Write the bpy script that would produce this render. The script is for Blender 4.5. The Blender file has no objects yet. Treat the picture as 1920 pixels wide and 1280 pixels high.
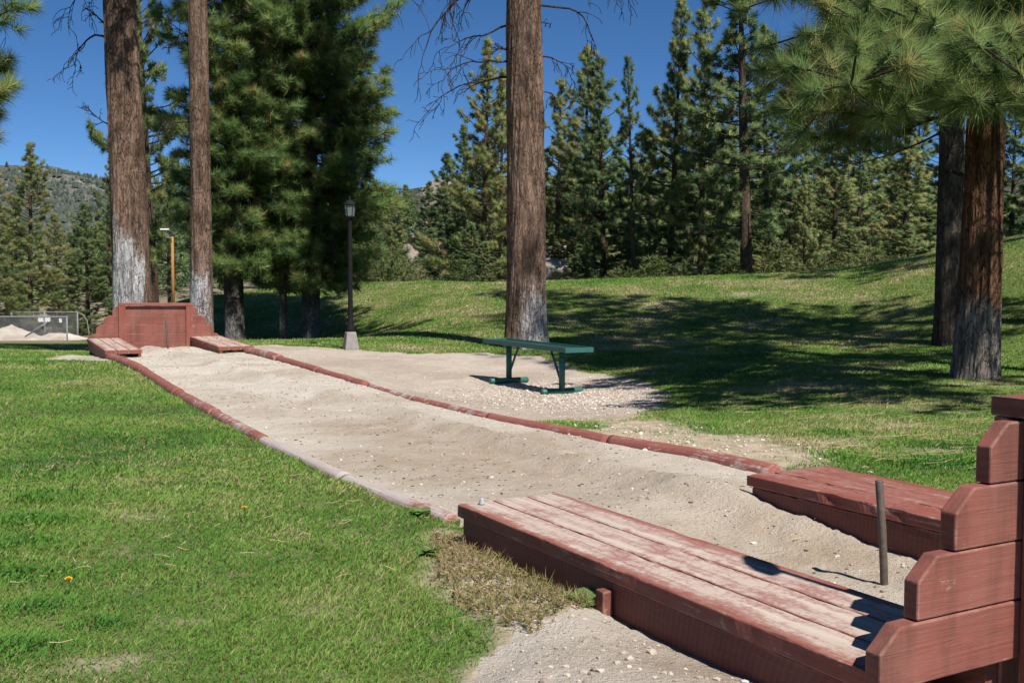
import bpy, math, random
import numpy as np
from mathutils import Matrix, Vector

# ------------------------------------------------------------------ camera, light, exposure
SC = bpy.context.scene
COL = SC.collection
cam_d = bpy.data.cameras.new('camera')
cam_d.sensor_width = 36.0
cam_d.lens = 37.6
cam_d.clip_start = 0.05
cam_d.clip_end = 6000.0
cam = bpy.data.objects.new('camera', cam_d)
COL.objects.link(cam)
cam.matrix_world = (Matrix.Translation((0, 0, 0.978)) @ Matrix.Rotation(math.radians(90 - 3.203), 4, 'X')
                    @ Matrix.Rotation(0.0025, 4, 'Z'))
SC.camera = cam

SUN_ELEV, SUN_AZ = math.radians(53.0), math.atan2(0.53, -0.85)      # azimuth measured from +Y towards +X
world = bpy.data.worlds.new('World')
SC.world = world
world.use_nodes = True
wn = world.node_tree
bg = wn.nodes['Background']
sky = wn.nodes.new('ShaderNodeTexSky')
sky.sky_type = 'NISHITA'
sky.sun_disc = False
sky.sun_elevation = SUN_ELEV
sky.sun_rotation = SUN_AZ
sky.altitude = 2100
sky.air_density = 0.6
sky.dust_density = 0.0
sky.ozone_density = 3.0
hs = wn.nodes.new('ShaderNodeHueSaturation')
hs.inputs['Saturation'].default_value = 1.2
wn.links.new(sky.outputs[0], hs.inputs['Color'])
wn.links.new(hs.outputs[0], bg.inputs[0])
bg.inputs[1].default_value = 0.078
sun_d = bpy.data.lights.new('sun', 'SUN')
sun_d.energy = 5.0
sun_d.angle = math.radians(0.53)
sun_d.color = (1.0, 0.95, 0.87)
sun = bpy.data.objects.new('sun', sun_d)
COL.objects.link(sun)
sdir = Vector((math.sin(SUN_AZ) * math.cos(SUN_ELEV), math.cos(SUN_AZ) * math.cos(SUN_ELEV), math.sin(SUN_ELEV)))
sun.rotation_euler = sdir.to_track_quat('Z', 'Y').to_euler()
sun.location = (8, -12, 20)
SC.view_settings.view_transform = 'Standard'
SC.view_settings.look = 'None'
SC.view_settings.exposure = 0.55
SC.view_settings.gamma = 1.0
SC.cycles.max_bounces = 8
SC.cycles.diffuse_bounces = 5

# ------------------------------------------------------------------ helpers
def tag(o, label=None, cat=None, group=None, kind=None):
    if label: o['label'] = label
    if cat: o['category'] = cat
    if group: o['group'] = group
    if kind: o['kind'] = kind
    return o

def empty(name, loc, rz=0.0, label=None, cat=None, group=None):
    o = bpy.data.objects.new(name, None)
    o.empty_display_size = 0.2
    COL.objects.link(o)
    o.location = loc
    o.rotation_euler = (0, 0, rz)
    return tag(o, label, cat, group)

def mesh_np(name, V, faces, mats, midx=None, attrs=None, smooth=False, vnorm=None):
    """V (n,3); faces: list of int arrays (m,3)/(m,4)"""
    me = bpy.data.meshes.new(name)
    V = np.asarray(V, np.float32)
    fl = [np.asarray(f, np.int32) for f in faces if len(f)]
    loops = np.concatenate([f.ravel() for f in fl])
    sizes = np.concatenate([np.full(len(f), f.shape[1], np.int32) for f in fl])
    starts = np.concatenate([[0], np.cumsum(sizes)[:-1]]).astype(np.int32)
    me.vertices.add(len(V)); me.vertices.foreach_set('co', V.ravel())
    me.loops.add(len(loops)); me.loops.foreach_set('vertex_index', loops)
    me.polygons.add(len(sizes)); me.polygons.foreach_set('loop_start', starts)
    me.polygons.foreach_set('loop_total', sizes)
    if midx is not None:
        me.polygons.foreach_set('material_index', np.asarray(midx, np.int32))
    me.polygons.foreach_set('use_smooth', np.full(len(sizes), smooth, bool))
    for m in (mats if isinstance(mats, (list, tuple)) else [mats]):
        me.materials.append(m)
    for k, a in (attrs or {}).items():
        at = me.attributes.new(k, 'FLOAT', 'POINT')
        at.data.foreach_set('value', np.asarray(a, np.float32))
    me.update(calc_edges=True)
    if vnorm is not None:
        me.polygons.foreach_set('use_smooth', np.ones(len(sizes), bool))
        me.normals_split_custom_set_from_vertices(vnorm)
    return me

def link(name, me, parent=None, loc=None):
    o = bpy.data.objects.new(name, me)
    COL.objects.link(o)
    if parent is not None: o.parent = parent
    if loc is not None: o.location = loc
    return o

class MB:
    """collects simple solids into one mesh"""
    def __init__(s): s.v = []; s.f = []
    def add(s, vs, fs):
        b = len(s.v); s.v += [tuple(v) for v in vs]; s.f += [tuple(i + b for i in f) for f in fs]
        return s
    def box(s, x0, x1, y0, y1, z0, z1, M=None):
        vs = [(x0, y0, z0), (x1, y0, z0), (x1, y1, z0), (x0, y1, z0), (x0, y0, z1), (x1, y0, z1), (x1, y1, z1), (x0, y1, z1)]
        if M is not None: vs = [tuple(M @ Vector(v)) for v in vs]
        return s.add(vs, [(0, 3, 2, 1), (4, 5, 6, 7), (0, 1, 5, 4), (1, 2, 6, 5), (2, 3, 7, 6), (3, 0, 4, 7)])
    def prism(s, poly, z0, z1, axis='z'):
        n = len(poly)
        def P(a, b, c): return (a, b, c) if axis == 'z' else ((a, c, b) if axis == 'y' else (c, a, b))
        vs = [P(a, b, z0) for a, b in poly] + [P(a, b, z1) for a, b in poly]
        return s.add(vs, [tuple(range(n))[::-1], tuple(range(n, 2 * n))] + [(i, (i + 1) % n, n + (i + 1) % n, n + i) for i in range(n)])
    def tube(s, pts, radii, n=10, cap=True):
        pts = [Vector(p) for p in pts]
        if not isinstance(radii, (list, tuple)): radii = [radii] * len(pts)
        b = len(s.v); ref = None
        for i, p in enumerate(pts):
            d = (pts[min(i + 1, len(pts) - 1)] - pts[max(i - 1, 0)]).normalized()
            if ref is None:
                ref = Vector((0, 0, 1)) if abs(d.z) < 0.9 else Vector((1, 0, 0))
            a = d.cross(ref).normalized(); c = a.cross(d).normalized(); ref = c
            for k in range(n):
                t = 2 * math.pi * k / n
                s.v.append(tuple(p + (a * math.cos(t) + c * math.sin(t)) * radii[i]))
        for i in range(len(pts) - 1):
            for k in range(n):
                q = b + i * n
                s.f.append((q + k, q + (k + 1) % n, q + n + (k + 1) % n, q + n + k))
        if cap:
            s.f.append(tuple(b + k for k in range(n))[::-1]); s.f.append(tuple(b + (len(pts) - 1) * n + k for k in range(n)))
        return s
    def build(s, name, mat, parent=None, bevel=0.0, smooth=False, loc=None, seg=2):
        me = bpy.data.meshes.new(name)
        me.from_pydata(s.v, [], s.f); me.materials.append(mat)
        import bmesh
        bm = bmesh.new(); bm.from_mesh(me); bmesh.ops.recalc_face_normals(bm, faces=bm.faces); bm.to_mesh(me); bm.free()
        if smooth: me.polygons.foreach_set('use_smooth', [True] * len(me.polygons))
        me.update()
        o = link(name, me, parent, loc)
        if bevel:
            m = o.modifiers.new('bevel', 'BEVEL'); m.width = bevel; m.segments = seg; m.limit_method = 'ANGLE'
        return o

def hsh(ix, iy, seed):
    h = (ix.astype(np.int64) * 374761393 + iy.astype(np.int64) * 668265263 + seed * 1442695041) & 0x7fffffff
    h = ((h ^ (h >> 13)) * 1274126177) & 0x7fffffff
    h = (h ^ (h >> 16)) & 0x7fffffff
    return (h % 100003) / 100003.0

def vn(x, y, seed=0):
    x = np.asarray(x, float); y = np.asarray(y, float)
    ix = np.floor(x); iy = np.floor(y); fx = x - ix; fy = y - iy
    fx = fx * fx * (3 - 2 * fx); fy = fy * fy * (3 - 2 * fy)
    a = hsh(ix, iy, seed); b = hsh(ix + 1, iy, seed); c = hsh(ix, iy + 1, seed); d = hsh(ix + 1, iy + 1, seed)
    return (a + (b - a) * fx) * (1 - fy) + (c + (d - c) * fx) * fy

def fbm(x, y, seed=0, octv=4, gain=0.5):
    s = 0; a = 1; t = 0
    for o in range(octv):
        s = s + a * vn(np.asarray(x) * 2 ** o, np.asarray(y) * 2 ** o, seed + o * 17); t += a; a *= gain
    return s / t

def sst(a, b, x):
    t = np.clip((np.asarray(x, float) - a) / (b - a), 0, 1)
    return t * t * (3 - 2 * t)

def pip(x, y, poly):
    inside = np.zeros(np.shape(x), bool)
    n = len(poly)
    for i in range(n):
        x0, y0 = poly[i]; x1, y1 = poly[(i + 1) % n]
        c = ((y0 > y) != (y1 > y)) & (x < (x1 - x0) * (y - y0) / (y1 - y0 + 1e-12) + x0)
        inside ^= c
    return inside

def dpl(x, y, pts, closed=False):
    d = np.full(np.shape(x), 1e9)
    P = list(pts) + ([pts[0]] if closed else [])
    for (x0, y0), (x1, y1) in zip(P[:-1], P[1:]):
        dx, dy = x1 - x0, y1 - y0
        t = np.clip(((x - x0) * dx + (y - y0) * dy) / (dx * dx + dy * dy), 0, 1)
        d = np.minimum(d, np.hypot(x - x0 - t * dx, y - y0 - t * dy))
    return d

def sdf(x, y, poly):
    """negative inside"""
    d = dpl(x, y, poly, True)
    return np.where(pip(x, y, poly), -d, d)

# ------------------------------------------------------------------ materials
class Mat:
    def __init__(s, name):
        s.m = bpy.data.materials.new(name); s.m.use_nodes = True
        s.t = s.m.node_tree; s.b = s.t.nodes['Principled BSDF']; s.out = s.t.nodes['Material Output']
        s.b.inputs['Specular IOR Level'].default_value = 0.25
    def n(s, typ, **kw):
        nd = s.t.nodes.new('ShaderNode' + typ)
        for k, v in kw.items():
            if k in nd.inputs: s.set(nd.inputs[k], v)
            else: setattr(nd, k, v)
        return nd
    def set(s, inp, v):
        if isinstance(v, bpy.types.NodeSocket): s.t.links.new(v, inp)
        else: inp.default_value = v
    def coord(s, kind='Object', scale=(1, 1, 1)):
        tc = s.n('TexCoord'); mp = s.n('Mapping'); s.t.links.new(tc.outputs[kind], mp.inputs[0]); mp.inputs['Scale'].default_value = scale
        return mp.outputs[0]
    def noise(s, vec, scale, detail=4, rough=0.55, dist=0.0):
        return s.n('TexNoise', Vector=vec, Scale=scale, Detail=detail, Roughness=rough, Distortion=dist).outputs['Fac']
    def ramp(s, fac, *stops):
        r = s.n('ValToRGB'); s.set(r.inputs[0], fac); e = r.color_ramp.elements
        while len(e) < len(stops): e.new(0.5)
        for i, (p, c) in enumerate(stops):
            e[i].position = p; e[i].color = c if len(c) == 4 else (*c, 1)
        return r.outputs[0]
    def rng(s, fac, a, b, c=0.0, d=1.0):
        m = s.n('MapRange'); s.set(m.inputs[0], fac)
        for i, v in enumerate((a, b, c, d)): m.inputs[1 + i].default_value = v
        return m.outputs[0]
    def mix(s, fac, a, b):
        m = s.n('Mix', data_type='RGBA'); s.set(m.inputs[0], fac)
        for i, v in ((6, a), (7, b)): s.set(m.inputs[i], v if isinstance(v, bpy.types.NodeSocket) else (*v, 1) if len(v) == 3 else v)
        return m.outputs[2]
    def math(s, op, a, b=0.0, clamp=False):
        m = s.n('Math', operation=op); m.use_clamp = clamp; s.set(m.inputs[0], a); s.set(m.inputs[1], b); return m.outputs[0]
    def attr(s, name): return s.n('Attribute', attribute_name=name).outputs['Fac']
    def bump(s, h, strength=0.5, dist=0.01):
        b = s.n('Bump', Height=h, Strength=strength, Distance=dist); s.t.links.new(b.outputs[0], s.b.inputs['Normal'])
    def color(s, c): s.set(s.b.inputs['Base Color'], c if isinstance(c, bpy.types.NodeSocket) else (*c, 1))
    def rough(s, v): s.set(s.b.inputs['Roughness'], v)

RED = (0.225, 0.066, 0.048)
RED2 = (0.17, 0.040, 0.028)
PINK = (0.37, 0.19, 0.155)
DUST = (0.50, 0.40, 0.31)

def paint_mat(name, along, wear=0.35, dust=0.0, base=RED, base2=RED2, stain=0.0):
    m = Mat(name)
    sc = {'x': (1.2, 22, 22), 'y': (22, 1.2, 22), 'z': (22, 22, 1.2)}[along]
    vec = m.coord('Object', sc); raw = m.coord('Object')
    grain = m.noise(vec, 3.0, 6, 0.65, 0.6)
    big = m.noise(raw, 3.2, 4, 0.6)
    mid = m.noise(raw, 11.0, 5, 0.7)
    info = m.n('ObjectInfo').outputs['Random']
    c = m.mix(m.rng(grain, 0.35, 0.7), base2, base)
    c = m.mix(m.rng(big, 0.35, 0.75, 0, 0.35), c, PINK)
    c = m.mix(m.rng(info, 0, 1, 0, 0.12), c, PINK)
    fac = m.math('ADD', m.math('MULTIPLY', mid, 0.55), m.math('MULTIPLY', grain, 0.45))
    w = m.rng(fac, 0.62 - wear * 0.12, 0.68 - wear * 0.1)
    c = m.mix(m.math('MULTIPLY', w, min(1, 0.35 + wear * 0.55)), c, DUST)
    if dust > 0:
        nz = m.n('SeparateXYZ', Vector=m.n('NewGeometry').outputs['Normal']).outputs[2]
        up = m.rng(nz, 0.6, 0.95)
        streak = m.noise(vec, 1.1, 6, 0.75); blot = m.noise(raw, 4.5, 6, 0.72); fine = m.noise(raw, 60, 4, 0.8)
        ed = m.attr('edge')
        k_ = m.math('ADD', m.math('ADD', m.math('MULTIPLY', blot, 0.42), m.math('MULTIPLY', streak, 0.30)), m.math('MULTIPLY', fine, 0.28))
        worn = m.math('SUBTRACT', m.math('ADD', k_, dust * 0.20), m.math('MULTIPLY', ed, 0.17))
        c = m.mix(m.math('MULTIPLY', m.rng(worn, 0.50, 0.62), m.math('MULTIPLY', up, 0.88)), c, (0.31, 0.185, 0.16))
        pale = m.mix(m.rng(streak, 0.4, 0.6), (0.40, 0.315, 0.275), (0.49, 0.42, 0.355))
        c = m.mix(m.math('MULTIPLY', m.rng(worn, 0.61, 0.68), m.math('MULTIPLY', up, 0.92)), c, pale)
        crk = m.noise(vec, 4.0, 3, 0.6)
        c = m.mix(m.math('MULTIPLY', m.rng(crk, 0.66, 0.70, 0, 0.55), up), c, (0.14, 0.09, 0.07))
    if stain > 0:
        st = m.noise(m.coord('Object', (9, 9, 1.6)), 1.2, 5, 0.65)
        c = m.mix(m.rng(st, 0.45, 0.66, 0, stain), c, (0.085, 0.040, 0.030))
        sc_ = m.noise(m.coord('Object', (3, 3, 40)), 2.0, 4, 0.8)
        c = m.mix(m.rng(sc_, 0.70, 0.76, 0, 0.5), c, (0.40, 0.22, 0.18))
        nx = m.n('SeparateXYZ', Vector=m.n('TexCoord').outputs['Normal']).outputs[0]
        endm = m.rng(m.math('ABSOLUTE', nx), 0.85, 0.97)
        rings = m.n('TexWave', Scale=16.0, Distortion=3.0, wave_type='RINGS'); m.set(rings.inputs['Vector'], raw)
        c = m.mix(m.math('MULTIPLY', endm, 0.6), c, m.mix(rings.outputs['Fac'], (0.12, 0.045, 0.033), (0.20, 0.06, 0.042)))
    bv = m.n('Bevel', Radius=0.007); bv.samples = 4
    dt = m.n('VectorMath', operation='DOT_PRODUCT'); m.set(dt.inputs[0], bv.outputs[0]); m.set(dt.inputs[1], m.n('NewGeometry').outputs['Normal'])
    em = m.math('MULTIPLY', m.rng(dt.outputs['Value'], 0.995, 0.93), m.rng(mid, 0.42, 0.60))
    c = m.mix(m.math('MULTIPLY', em, 0.75), c, (0.44, 0.27, 0.22))
    m.color(c); m.rough(0.62)
    h = m.math('ADD', m.math('MULTIPLY', grain, 1.0), m.math('MULTIPLY', w, -0.5))
    m.bump(h, 0.5, 0.006)
    return m.m

M_DECK = paint_mat('deck_paint', 'y', 0.4, 0.82)
M_DECK_B = paint_mat('deck_paint_cleaner', 'y', 0.4, 0.12)
M_SKIRT = paint_mat('skirt_paint', 'y', 0.25, 0.0, (0.19, 0.050, 0.036), (0.095, 0.026, 0.020), 0.5)
M_PLANK = paint_mat('plank_paint', 'x', 0.12, 0.0, (0.215, 0.060, 0.043), (0.172, 0.049, 0.037), 0.55)
M_POST = paint_mat('post_paint', 'z', 0.12)

def log_mat():
    m = Mat('log_paint')
    vec = m.coord('Object'); a = m.attr('along'); worn = m.attr('worn'); up = m.attr('top')
    cv_ = m.n('CombineXYZ', X=m.math('MULTIPLY', a, 1.6), Y=m.math('MULTIPLY', up, 9.0), Z=m.attr('ang')).outputs[0]
    gr = m.noise(cv_, 3.0, 7, 0.75)
    big = m.noise(vec, 7.0, 6, 0.72)
    c = m.mix(m.rng(gr, 0.35, 0.65), (0.20, 0.062, 0.050), (0.28, 0.105, 0.085))
    f = m.math('ADD', m.math('ADD', m.math('MULTIPLY', big, 0.6), m.math('MULTIPLY', gr, 0.4)), m.math('MULTIPLY', worn, 0.20))
    f = m.math('MULTIPLY', m.rng(f, 0.58, 0.67), m.rng(up, 0.1, 0.55, 0.15, 1.0))
    c = m.mix(f, c, m.mix(m.rng(gr, 0.4, 0.6), (0.33, 0.27, 0.25), (0.47, 0.42, 0.39)))
    m.color(c); m.rough(0.8); m.bump(m.math('ADD', gr, m.math('MULTIPLY', f, -0.4)), 0.6, 0.008)
    return m.m
M_LOG = log_mat()

def sand_mat(name, lo, hi, dark, bump=0.5, stones=0.0):
    m = Mat(name)
    v = m.coord('Object')
    big = m.noise(v, 0.75, 5, 0.6, 0.4); mid = m.noise(v, 5.0, 6, 0.7); fine = m.noise(v, 70, 4, 0.75); grit = m.noise(v, 260, 2, 0.6)
    c = m.mix(m.rng(mid, 0.3, 0.7), lo, hi)
    dm = m.math('ADD', m.rng(big, 0.45, 0.6, 0, 0.75), m.attr('damp'), True)
    c = m.mix(m.math('MULTIPLY', dm, m.rng(mid, 0.25, 0.65, 0.35, 1.0)), c, dark)
    c = m.mix(m.rng(fine, 0.56, 0.75, 0, 0.5), c, (0.20, 0.15, 0.10))
    c = m.mix(m.rng(grit, 0.60, 0.75, 0, 0.6), c, (0.66, 0.58, 0.48))
    c = m.mix(m.rng(grit, 0.38, 0.28, 0, 0.5), c, (0.22, 0.16, 0.11))
    m.color(c); m.rough(0.95)
    m.b.inputs['Specular IOR Level'].default_value = 0.1
    h = m.math('ADD', m.math('ADD', m.math('MULTIPLY', mid, 1.2), m.math('MULTIPLY', fine, 0.55)), m.math('MULTIPLY', grit, 0.22))
    m.bump(h, bump, 0.03)
    return m.m
M_SAND = sand_mat('sand', (0.52, 0.465, 0.40), (0.63, 0.58, 0.515), (0.36, 0.285, 0.21), 0.9)
M_GRAVEL = sand_mat('gravel_dirt', (0.42, 0.355, 0.295), (0.53, 0.465, 0.40), (0.34, 0.27, 0.215), 0.9)
M_DIRT = sand_mat('bare_dirt', (0.46, 0.41, 0.35), (0.57, 0.52, 0.46), (0.27, 0.205, 0.15), 0.9)

def lawn_mat():
    m = Mat('lawn_thatch')
    v = m.coord('Object')
    a = m.noise(v, 1.1, 5, 0.6); b = m.noise(v, 9, 5, 0.7); f = m.noise(v, 80, 4, 0.75)
    c = m.mix(m.rng(a, 0.35, 0.65), (0.095, 0.145, 0.036), (0.155, 0.165, 0.056))
    c = m.mix(m.rng(b, 0.50, 0.68, 0, 0.8), c, (0.22, 0.185, 0.10))
    c = m.mix(m.rng(f, 0.45, 0.7, 0, 0.6), c, (0.05, 0.065, 0.02))
    s = m.mix(m.rng(b, 0.3, 0.7), (0.34, 0.27, 0.19), (0.50, 0.42, 0.32))
    bare = m.math('ADD', m.attr('bare'), m.rng(b, 0.3, 0.7, -0.2, 0.2), True)
    c = m.mix(bare, c, s)
    far = m.attr('far')
    fg = m.mix(m.rng(m.noise(v, 0.05, 8, 0.7), 0.35, 0.65), (0.10, 0.10, 0.055), (0.27, 0.23, 0.17))
    c = m.mix(far, c, fg)
    m.color(c); m.rough(0.95); m.b.inputs['Specular IOR Level'].default_value = 0.05
    m.bump(m.math('ADD', b, m.math('MULTIPLY', f, 0.7)), 0.7, 0.03)
    return m.m
M_LAWN = lawn_mat()

def leaf_mat(name, stops, trans=0.3, rnd=0.0, rough=0.55):
    m = Mat(name)
    t = m.attr('tint')
    if rnd:
        t = m.math('ADD', t, m.rng(m.n('ObjectInfo').outputs['Random'], 0, 1, -rnd, rnd), True)
    c = m.ramp(t, *stops)
    m.color(c); m.rough(rough); m.b.inputs['Specular IOR Level'].default_value = 0.2
    tr = m.n('BsdfTranslucent', Color=c); mx = m.n('MixShader'); mx.inputs[0].default_value = trans
    m.t.links.new(m.b.outputs[0], mx.inputs[1]); m.t.links.new(tr.outputs[0], mx.inputs[2]); m.t.links.new(mx.outputs[0], m.out.inputs[0])
    return m.m
M_GRASS = leaf_mat('grass_blade', ((0.0, (0.045, 0.13, 0.028)), (0.4, (0.108, 0.255, 0.036)), (0.7, (0.20, 0.325, 0.060)), (0.88, (0.31, 0.31, 0.12)), (1.0, (0.50, 0.43, 0.26))), 0.35)
M_WEED = leaf_mat('dry_weed', ((0.0, (0.16, 0.19, 0.06)), (0.5, (0.30, 0.24, 0.11)), (1.0, (0.42, 0.27, 0.17))), 0.25)
M_STRAW = leaf_mat('straw', ((0.0, (0.34, 0.24, 0.12)), (1.0, (0.55, 0.45, 0.28))), 0.1)
M_NEEDLE = leaf_mat('pine_needles', ((0.0, (0.10, 0.18, 0.075)), (0.45, (0.205, 0.315, 0.105)), (0.8, (0.32, 0.38, 0.14)), (1.0, (0.38, 0.27, 0.13))), 0.42, 0.0, 0.38)
M_NEEDLE_FAR = leaf_mat('pine_needles_far', ((0.0, (0.115, 0.185, 0.09)), (0.45, (0.245, 0.33, 0.135)), (0.8, (0.37, 0.40, 0.16)), (1.0, (0.38, 0.31, 0.16))), 0.46, 0.30)
M_SHRUB = leaf_mat('shrub_leaves', ((0.0, (0.05, 0.08, 0.03)), (0.5, (0.12, 0.15, 0.045)), (1.0, (0.24, 0.24, 0.12))), 0.25, 0.3)
M_DARKTREE = leaf_mat('dark_conifer', ((0.0, (0.035, 0.050, 0.040)), (1.0, (0.085, 0.105, 0.075))), 0.0)
M_BROADLEAF = leaf_mat('weed_leaf', ((0.0, (0.05, 0.13, 0.035)), (1.0, (0.15, 0.24, 0.07))), 0.25)

def bark_mat(name, dark, mid, light, painted=False, scale=1.0, pc=((0.55, 0.55, 0.57), (0.36, 0.355, 0.36))):
    m = Mat(name)
    v = m.coord('Object', (1, 1, 0.28)); raw = m.coord('Object')
    vo = m.n('TexVoronoi', feature='DISTANCE_TO_EDGE', Scale=24 * scale)
    nz = m.n('TexNoise', Scale=9.0, Detail=5); m.set(nz.inputs['Vector'], v)
    wv = m.n('VectorMath', operation='MULTIPLY_ADD'); m.set(wv.inputs[0], nz.outputs['Color']); wv.inputs[1].default_value = (0.16, 0.16, 0.16); m.set(wv.inputs[2], v)
    m.set(vo.inputs['Vector'], wv.outputs[0])
    brk = m.rng(m.noise(v, 7.0, 4, 0.6), 0.38, 0.6, 0.015, 0.075)
    crk = m.n('MapRange'); m.set(crk.inputs[0], vo.outputs['Distance']); crk.inputs[1].default_value = 0.0; m.set(crk.inputs[2], brk); crack = crk.outputs[0]
    n1 = m.noise(raw, 2.2, 6, 0.7); n2 = m.noise(v, 34, 5, 0.75); n3 = m.noise(raw, 55, 3, 0.7)
    c = m.mix(m.rng(n1, 0.38, 0.62), tuple(x * 0.72 for x in mid), light)
    c = m.mix(m.rng(n2, 0.4, 0.7, 0, 0.6), c, tuple(x * 0.55 for x in mid))
    if painted:
        p = m.attr('paint')
        pn = m.math('ADD', m.math('MULTIPLY', n2, 0.55), m.math('MULTIPLY', n3, 0.45))
        pf = m.rng(m.math('ADD', pn, m.math('MULTIPLY', p, 0.46)), 0.82, 0.95)
        c = m.mix(pf, c, m.mix(m.rng(n3, 0.4, 0.65), pc[0], pc[1]))
    fur = m.noise(m.coord('Object', (1, 1, 0.13)), 15 * scale, 5, 0.7, 0.3)
    c = m.mix(m.rng(fur, 0.42, 0.30, 0, 0.85), c, dark)
    c = m.mix(m.rng(crack, 0.0, 0.8, 0.62, 0), c, dark)
    m.color(c); m.rough(0.9); m.b.inputs['Specular IOR Level'].default_value = 0.1
    m.bump(m.math('ADD', m.math('ADD', m.math('MULTIPLY', crack, 0.8), m.rng(fur, 0.3, 0.5)), m.math('MULTIPLY', n2, 0.5)), 1.0, 0.035)
    return m.m
M_BARK_P = bark_mat('bark_painted', (0.035, 0.026, 0.021), (0.170, 0.110, 0.080), (0.300, 0.200, 0.150), True)
M_BARK_R = bark_mat('bark_russet', (0.028, 0.018, 0.014), (0.125, 0.068, 0.044), (0.22, 0.115, 0.066), True, 1.0, ((0.31, 0.28, 0.25), (0.20, 0.175, 0.155)))
M_BARK_G = bark_mat('bark_grey_brown', (0.022, 0.018, 0.016), (0.085, 0.070, 0.058), (0.13, 0.105, 0.085), True, 1.0, ((0.26, 0.25, 0.25), (0.17, 0.16, 0.16)))
M_BARK_FAR = bark_mat('bark_far', (0.03, 0.022, 0.018), (0.095, 0.068, 0.052), (0.16, 0.11, 0.08), False, 0.6)
M_TWIG = bark_mat('twig', (0.03, 0.025, 0.022), (0.085, 0.070, 0.060), (0.13, 0.105, 0.09), False, 3)
M_DEAD = bark_mat('dead_wood', (0.02, 0.018, 0.017), (0.060, 0.052, 0.047), (0.13, 0.115, 0.105), False, 3)

def plain(name, col, rough=0.5, metal=0.0, nscale=8.0, var=0.2, bump=0.0):
    m = Mat(name)
    n = m.noise(m.coord('Object'), nscale, 5, 0.65)
    m.color(m.mix(m.rng(n, 0.3, 0.7), tuple(x * (1 - var) for x in col), tuple(min(1, x * (1 + var)) for x in col)))
    m.rough(rough); m.b.inputs['Metallic'].default_value = metal
    if bump: m.bump(n, bump, 0.005)
    return m.m
M_GREEN = plain('green_plastic_coating', (0.034, 0.118, 0.100), 0.42, 0, 30, 0.15)
M_BLACK = plain('black_painted_iron', (0.006, 0.006, 0.007), 0.8, 0, 12, 0.2)
M_CONC = plain('concrete', (0.23, 0.215, 0.20), 0.9, 0, 14, 0.2, 0.3)
M_IRON = plain('rusty_iron', (0.13, 0.105, 0.09), 0.65, 0.4, 30, 0.35, 0.3)
M_GALV = plain('galvanised_steel', (0.20, 0.21, 0.22), 0.7, 0.1, 10, 0.15)
M_WHITE = plain('white_sheet', (0.75, 0.75, 0.75), 0.5, 0, 5, 0.04)
M_POLE = plain('raw_pole_wood', (0.34, 0.165, 0.06), 0.8, 0, 6, 0.2)
M_ROCK = plain('granite', (0.25, 0.215, 0.185), 0.9, 0, 2.2, 0.45, 0.5)
M_STONE = leaf_mat('pebble', ((0.0, (0.22, 0.17, 0.13)), (0.5, (0.42, 0.36, 0.30)), (1.0, (0.66, 0.60, 0.54))), 0.0)
M_CHIP = plain('bark_chip', (0.085, 0.050, 0.032), 0.9, 0, 30, 0.4)
M_YELLOW = plain('yellow_petals', (0.75, 0.48, 0.02), 0.6, 0, 30, 0.1)
def glass_mat():
    m = Mat('lantern_glass'); m.color((0.30, 0.36, 0.34)); m.rough(0.1)
    m.b.inputs['Transmission Weight'].default_value = 0.55; m.b.inputs['Alpha'].default_value = 0.75
    return m.m
M_GLASS = glass_mat()

# ------------------------------------------------------------------ terrain
LLOG = [(-0.23, 4.14), (-0.42, 4.42), (-0.64, 4.71), (-0.97, 5.36), (-1.36, 6.04), (-1.94, 7.17), (-2.56, 8.39), (-3.59, 10.57), (-5.0, 13.25)]
RLOG = [(1.28, 5.15), (0.98, 5.73), (0.59, 6.17), (0.33, 6.62), (0.04, 6.99), (-0.3, 7.57), (-0.76, 8.43), (-1.24, 9.52), (-1.99, 11.06), (-2.78, 12.66), (-3.52, 14.1)]
S = np.array([1.19, 3.36]); U = np.array([-0.492, 0.871]); W = np.array([0.871, 0.492])
TH = math.atan2(0.492, 0.871)
def court(c, a): p = S + W * c + U * a; return (float(p[0]), float(p[1]))
F0 = np.array([-5.05, 15.15]); U2 = np.array([-0.4725, 0.8813]); W2 = np.array([0.8813, 0.4725]); TH2 = math.atan2(0.4725, 0.8813)
def farc(c, a): p = F0 + W2 * c + U2 * a; return (float(p[0]), float(p[1]))
COURT = ([court(-0.98, -0.9), court(-0.98, 0.95)] + LLOG + [farc(-0.86, -1.7), farc(-0.86, 0.1), farc(0.86, 0.1), farc(0.86, -1.7)] + RLOG[::-1]
         + [court(0.68, 0.95), court(0.68, -0.9)])
GRAVEL = [(-3.83, 15.65), (-3.09, 15.45), (-2.4, 15.03), (-1.46, 14.65), (-0.45, 14.89), (0.29, 14.6), (0.84, 12.93), (1.39, 11.53), (1.46, 10.25), (1.17, 8.94), (0.91, 8.23), (0.51, 7.77), (0.1, 7.2)] + RLOG[4:]
BARE = [(0.33, 6.62), (0.6, 7.9), (1.09, 8.01), (1.31, 7.24), (1.63, 6.61), (1.80, 5.89), (1.62, 5.3), (1.28, 5.2)]
SPILL = [(-5.6, 12.69), (-5.95, 14.39), (-5.4, 13.86), (-4.9, 12.9), (-4.75, 12.5)]
DIRT = [(-0.26, 3.94), (-0.19, 3.25), (-0.04, 2.93), (0.0, 2.67), (-0.12, 2.38), (-0.22, 2.0), (-0.3, 1.2), (1.6, 1.2), (1.75, 2.2), court(-1.0, -0.9), court(-1.0, 1.0)]
WEEDS = [(-0.26, 3.95), (-0.22, 3.25), (-0.06, 2.93), (0.05, 2.76), (0.23, 2.94), (0.20, 3.25), court(-1.03, 0.85)]

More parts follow.
